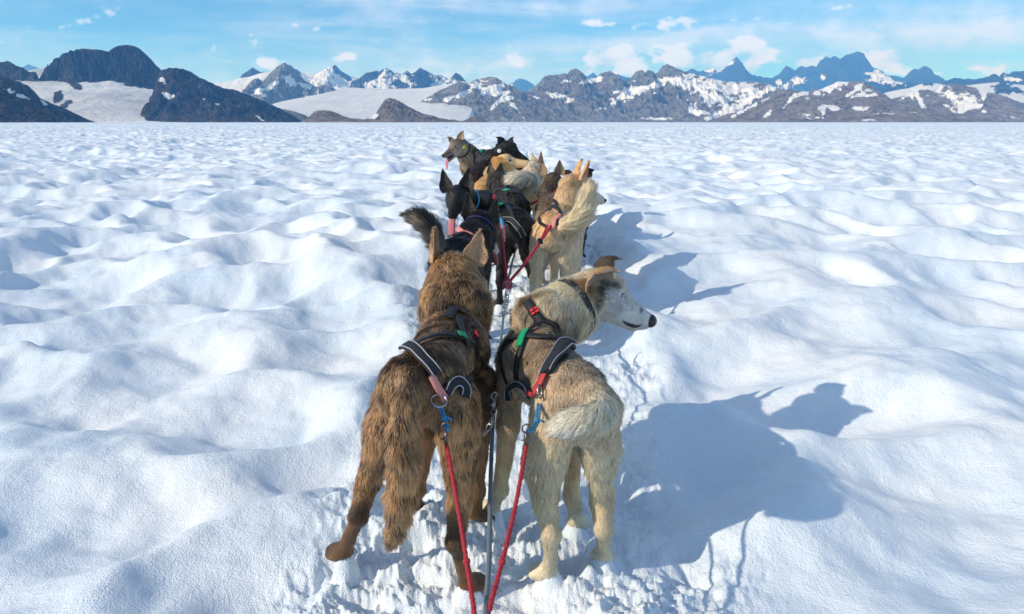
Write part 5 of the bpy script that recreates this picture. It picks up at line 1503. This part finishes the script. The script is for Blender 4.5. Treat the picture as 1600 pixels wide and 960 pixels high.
v_, q_, _ = strap_geo(T_, C1(T_, (718, 359), (728, 366), (737, 371)), 0.030, off=0.015, n=12); mesh_from('label_patch', v_, q_, m_pink, h6)
L_ = DOGS['lead']
h7, _ = harness(L_, [(C1(L_, (739, 236), (741, 246), (741, 256)), 0.022), (C1(L_, (739, 238), (747, 234), (756, 236)), 0.022), (C1(L_, (752, 236), (749, 246)), 0.018)], mat=m_web)
v_, q_, _ = strap_geo(L_, C1(L_, (750, 234), (753, 237)), 0.034, off=0.015, n=8); mesh_from('label_patch', v_, q_, m_green, h7)
A_ = DOGS['black_tag']
h8, _ = harness(A_, [(C1(A_, (744, 258), (752, 248), (764, 250)), 0.028)], mat=m_pad)

# ------------------------------------------------------------------ lines
def empty(name, loc):
    o = bpy.data.objects.new(name, None); col.objects.link(o); o.location = loc; o.empty_display_size = 0.1
    return o


def chain_obj(name, P, parent, org, link=0.020, r0=0.0022, mat=None):
    d = np.linalg.norm(np.diff(P, axis=0), axis=1).sum()
    n = max(2, int(d / (link * 0.78)))
    Q = crom(P, n + 1)
    geo = []
    for i in range(n):
        t_ = unit(Q[i + 1] - Q[i]); c = (Q[i] + Q[i + 1]) / 2
        a = unit(np.cross(t_, [0.1, 0.2, 1.0])); b = np.cross(t_, a)
        ax = a if i % 2 else b
        sd = np.cross(ax, t_)
        th = np.arange(14) / 14 * 2 * np.pi
        C_ = c + np.cos(th)[:, None] * t_ * link * 0.5 + np.sin(th)[:, None] * sd * link * 0.30
        N_ = np.cos(th)[:, None] * t_ + np.sin(th)[:, None] * sd
        ph = np.arange(6) / 6 * 2 * np.pi
        V = C_[:, None] + r0 * (np.cos(ph)[None, :, None] * N_[:, None] + np.sin(ph)[None, :, None] * ax)
        idx = np.arange(14 * 6).reshape(14, 6)
        f = np.stack([idx, np.roll(idx, -1, 1), np.roll(np.roll(idx, -1, 1), -1, 0), np.roll(idx, -1, 0)], -1).reshape(-1, 4)
        geo.append((V.reshape(-1, 3) - org, f))
    v, f = join_geo(geo)
    return mesh_from(name, v, f, mat or m_steel, parent)


def snap(parent, p, d, org, s=1.0, mat=None):
    """a bolt snap: barrel, hook and thumb stud"""
    d = unit(d); a = unit(np.cross(d, [0, 1, 0.2]))
    g = [tube_geo(np.array([p, p + d * 0.020 * s, p + d * 0.034 * s]), np.array([0.0055, 0.0065, 0.004]) * s, 10)]
    th = np.linspace(-0.4, 4.6, 12)
    hook = np.array([p + d * (0.046 + 0.012 * -math.cos(t_)) * s + a * 0.011 * math.sin(t_) * s for t_ in th])
    g.append(tube_geo(hook, 0.0024 * s, 8))
    g.append(tube_geo(np.array([p + d * 0.014 * s, p + d * 0.014 * s + a * 0.014 * s]), 0.0022 * s, 8))
    v, f = join_geo(g)
    return mesh_from('snap_hook', v - org, f, mat or m_brass, parent)


def fuzz(P, rad, n, org, parent, seed, mat):
    """frayed fibres standing out of a worn rope"""
    rg = np.random.RandomState(seed)
    Q = crom(P, 200)
    i = rg.randint(0, 199, n)
    w_ = (vn2(i * 0.08, np.zeros(n), seed) > 0.42)
    i = i[w_]; n = len(i)
    r0 = Q[i] + rg.randn(n, 3) * rad * 0.5
    d = rg.randn(n, 3); d /= np.linalg.norm(d, axis=1)[:, None]
    L = 0.003 + 0.006 * rg.rand(n, 1)
    b = rg.randn(n, 3) * 0.5
    pts = np.stack([r0, r0 + d * L * 0.5, r0 + (d + b) * L], 1) - org
    cu = bpy.data.hair_curves.new('frayed_fibre')
    cu.add_curves([3] * n)
    cu.attributes['position'].data.foreach_set('vector', pts.astype(np.float32).ravel())
    ra = cu.attributes.get('radius') or cu.attributes.new('radius', 'FLOAT', 'POINT')
    ra.data.foreach_set('value', np.full(n * 3, 0.0004, np.float32))
    cu.materials.append(mat)
    o = bpy.data.objects.new('frayed_fibre', cu); col.objects.link(o); o.parent = parent
    return o


sledpt = np.array([-0.052, 1.02, 0.30])
# wheel dogs' tug lines
def tug(label, top, mid, end, ringp, seed, rad=0.0045):
    t0 = empty('tug_line', (end[0], end[1], end[2]))
    tag(t0, label, 'tug line', 'red tug lines behind the dogs')
    o = np.array(end)
    P = crom(np.array([mid, mid * 0.55 + end * 0.45 + np.array([0.004, 0, -0.012]), end]), 90)
    rope_obj('rope', P, rad, m_rope, t0, o, seg=14, twist=420.0, strands=3, amp=0.16)
    kn = P[62]
    v, q = ellipsoid_geo(kn - o, np.eye(3) * rad * 1.75); mesh_from('knot', v, q, m_rope, t0)
    fuzz(P, rad, 420, o, t0, seed, m_rope)
    c1 = crom(np.array([ringp, ringp * 0.5 + mid * 0.5 + np.array([0.006, 0, 0]), mid + np.array([0.0, 0, 0.03])]), 40)
    c2 = c1 + np.array([0.006, -0.003, 0])
    g = join_geo([tube_geo(c1, 0.0029, 8, twist=900, strands=2, amp=0.2), tube_geo(c2, 0.0029, 8, twist=900, strands=2, amp=0.2)])
    mesh_from('blue_cord', g[0] - o, g[1], m_blue, t0)
    kv = ellipsoid_geo(c1[16] + np.array([0.003, -0.002, 0]) - o, np.eye(3) * 0.0075); mesh_from('cord_knot', kv[0], kv[1], m_blue, t0)
    tl = tube_geo(crom(np.array([c1[16], c1[16] + np.array([0.012, -0.006, 0.002]), c1[16] + np.array([0.020, -0.004, -0.004])]), 8), 0.0026, 6)
    mesh_from('cord_end', tl[0] - o, tl[1], m_blue, t0)
    snap(t0, mid + unit(mid - end) * -0.004, unit(c1[-1] - mid), o, 0.9)
    return t0


midB = at(697, 692, 1.545); endB = at(744, 975, 1.17)
tug('red tug line with a blue cord running from the brown dog', None, midB, endB, loopB - np.array([0, 0, .012]), 3)
midK = at(823, 694, 1.565); endK = at(759, 975, 1.17)
tug('red tug line with a blue cord running from the nearest cream dog', None, midK, endK, loopK - np.array([0, 0, .012]), 4)

# main gangline from the sled up the middle of the team
knot = at(793, 444, 3.55)
gl = empty('gangline', at(762, 975, 1.2))
tag(gl, 'long grey cable running from the sled between the two rows of dogs', 'gangline')
go = np.array(gl.location)
GP = np.array([at(757, 990, 1.12), at(764, 880, 1.38), at(767, 740, 1.72), at(772, 640, 2.05), at(784, 520, 2.75), knot, at(806, 388, 4.35), at(816, 362, 4.9), at(822, 330, 5.6)])
rope_obj('cable', crom(GP, 260), 0.0058, m_cable, gl, go, seg=10, twist=300, strands=6, amp=0.05)
v, q = join_geo([ring_geo(knot, (0.3, -0.8, 0.4), 0.020, 0.007), ellipsoid_geo(knot + np.array([0.006, -0.004, -.016]), np.eye(3) * 0.017)])
mesh_from('rope_knot', v - go, q, m_rope, gl)
v, q = ring_geo(knot, (0.3, -0.9, 0.2), 0.013, 0.003); mesh_from('steel_ring', v - go, q, m_steel, gl)
# pair of the second row: lines meeting at the knot
for lab, P0 in (('pink and red tug line running down from the black dog looking back', [at(783, 346, 4.12), at(785, 372, 3.98), at(788, 405, 3.75), knot]),
                ('red tug line running down from the pale cream dog with the raised tail', [at(862, 352, 3.98), at(845, 377, 3.85), at(820, 412, 3.70), knot])):
    t0 = empty('tug_line', knot); tag(t0, lab, 'tug line', 'red tug lines behind the dogs')
    Pq = crom(np.array(P0), 120)
    rope_obj('rope', Pq, 0.0075, m_rope, t0, knot, seg=10, twist=300, amp=0.16)
    if 'pale' in lab:
        v, q = join_geo([ellipsoid_geo(at(844, 377, 3.83), np.eye(3) * 0.013), ring_geo(at(844, 377, 3.82), (0.6, -0.5, 0.6), 0.013, 0.006)])
        mesh_from('toggle', v - knot, q, m_web, t0)
        Pr = crom(np.array([at(856, 352, 4.0), at(849, 366, 3.9), at(843, 379, 3.84)]), 20)
        rope_obj('loop_cord', Pr, 0.005, m_rope, t0, knot, seg=8)
    else:
        rope_obj('cord', crom(np.array([at(781, 340, 4.15), at(784, 347, 4.1), at(786, 357, 4.05)]), 20), 0.009, m_bluec, t0, knot, seg=8)
        rope_obj('faded_cord', crom(np.array([at(786, 352, 4.08), at(787, 366, 4.0), at(787, 377, 3.96)]), 20), 0.009, m_pink, t0, knot, seg=8, twist=200)
# lines of the third row
k2 = at(806, 366, 4.6)
for lab, P0 in (('short red line reaching up to the right beside the grey dog', [at(800, 372, 4.6), at(822, 355, 4.85), at(848, 337, 5.1)]),
                ('thin red line slanting up to the grey dog over the snow gap', [at(816, 328, 5.3), at(834, 317, 5.5), at(850, 307, 5.6)])):
    t0 = empty('tug_line', P0[0]); tag(t0, lab, 'tug line', 'red tug lines behind the dogs')
    rope_obj('rope', crom(np.array(P0), 50), 0.008, m_rope, t0, np.array(P0[0]), seg=8, twist=300)
# neck chains and snaps beside the cable
for lab, P0, lk in (('steel chain hanging from the cable between the two nearest dogs', [at(771, 640, 1.98), at(768, 660, 1.93), at(756, 681, 1.93)], 0.022),
                    ('steel chain looped on the cable behind the black dog', [at(793, 472, 3.1), at(789, 482, 3.0), at(782, 493, 2.95), at(773, 494, 2.95)], 0.024),
                    ('steel chain crossing the cable beside the pale cream dog', [at(802, 380, 4.35), at(812, 368, 4.5), at(822, 360, 4.6), at(829, 364, 4.6)], 0.030),
                    ('fine dark chain stretched in front of the grey dog', [at(817, 305, 6.0), at(832, 302, 5.9), at(846, 299, 5.8)], 0.034)):
    t0 = empty('neck_chain', P0[0]); tag(t0, lab, 'chain', 'steel chains clipped along the gangline')
    o_ = np.array(P0[0])
    chain_obj('chain', np.array(P0), t0, o_, link=lk, r0=lk * 0.11)
    snap(t0, P0[0], np.array([0.1, 0.1, 1.0]), o_, lk / 0.020 * 0.8, m_steel)

# dark lips of the near cream dog's open mouth
lp = crom(C1(K, (972, 501), (980, 506), (988, 509), (996, 510), (1003, 507)), 24)
v_, q_ = tube_geo(lp, 0.0010 + 0.0058 * np.sin(np.linspace(0.0, np.pi, 24)) ** 0.8, 10)
mesh_from('lips', v_ - K['org'], q_, m_mouth, K['bodyob'])

for d_ in DOGS.values():
    grow_fur(d_)
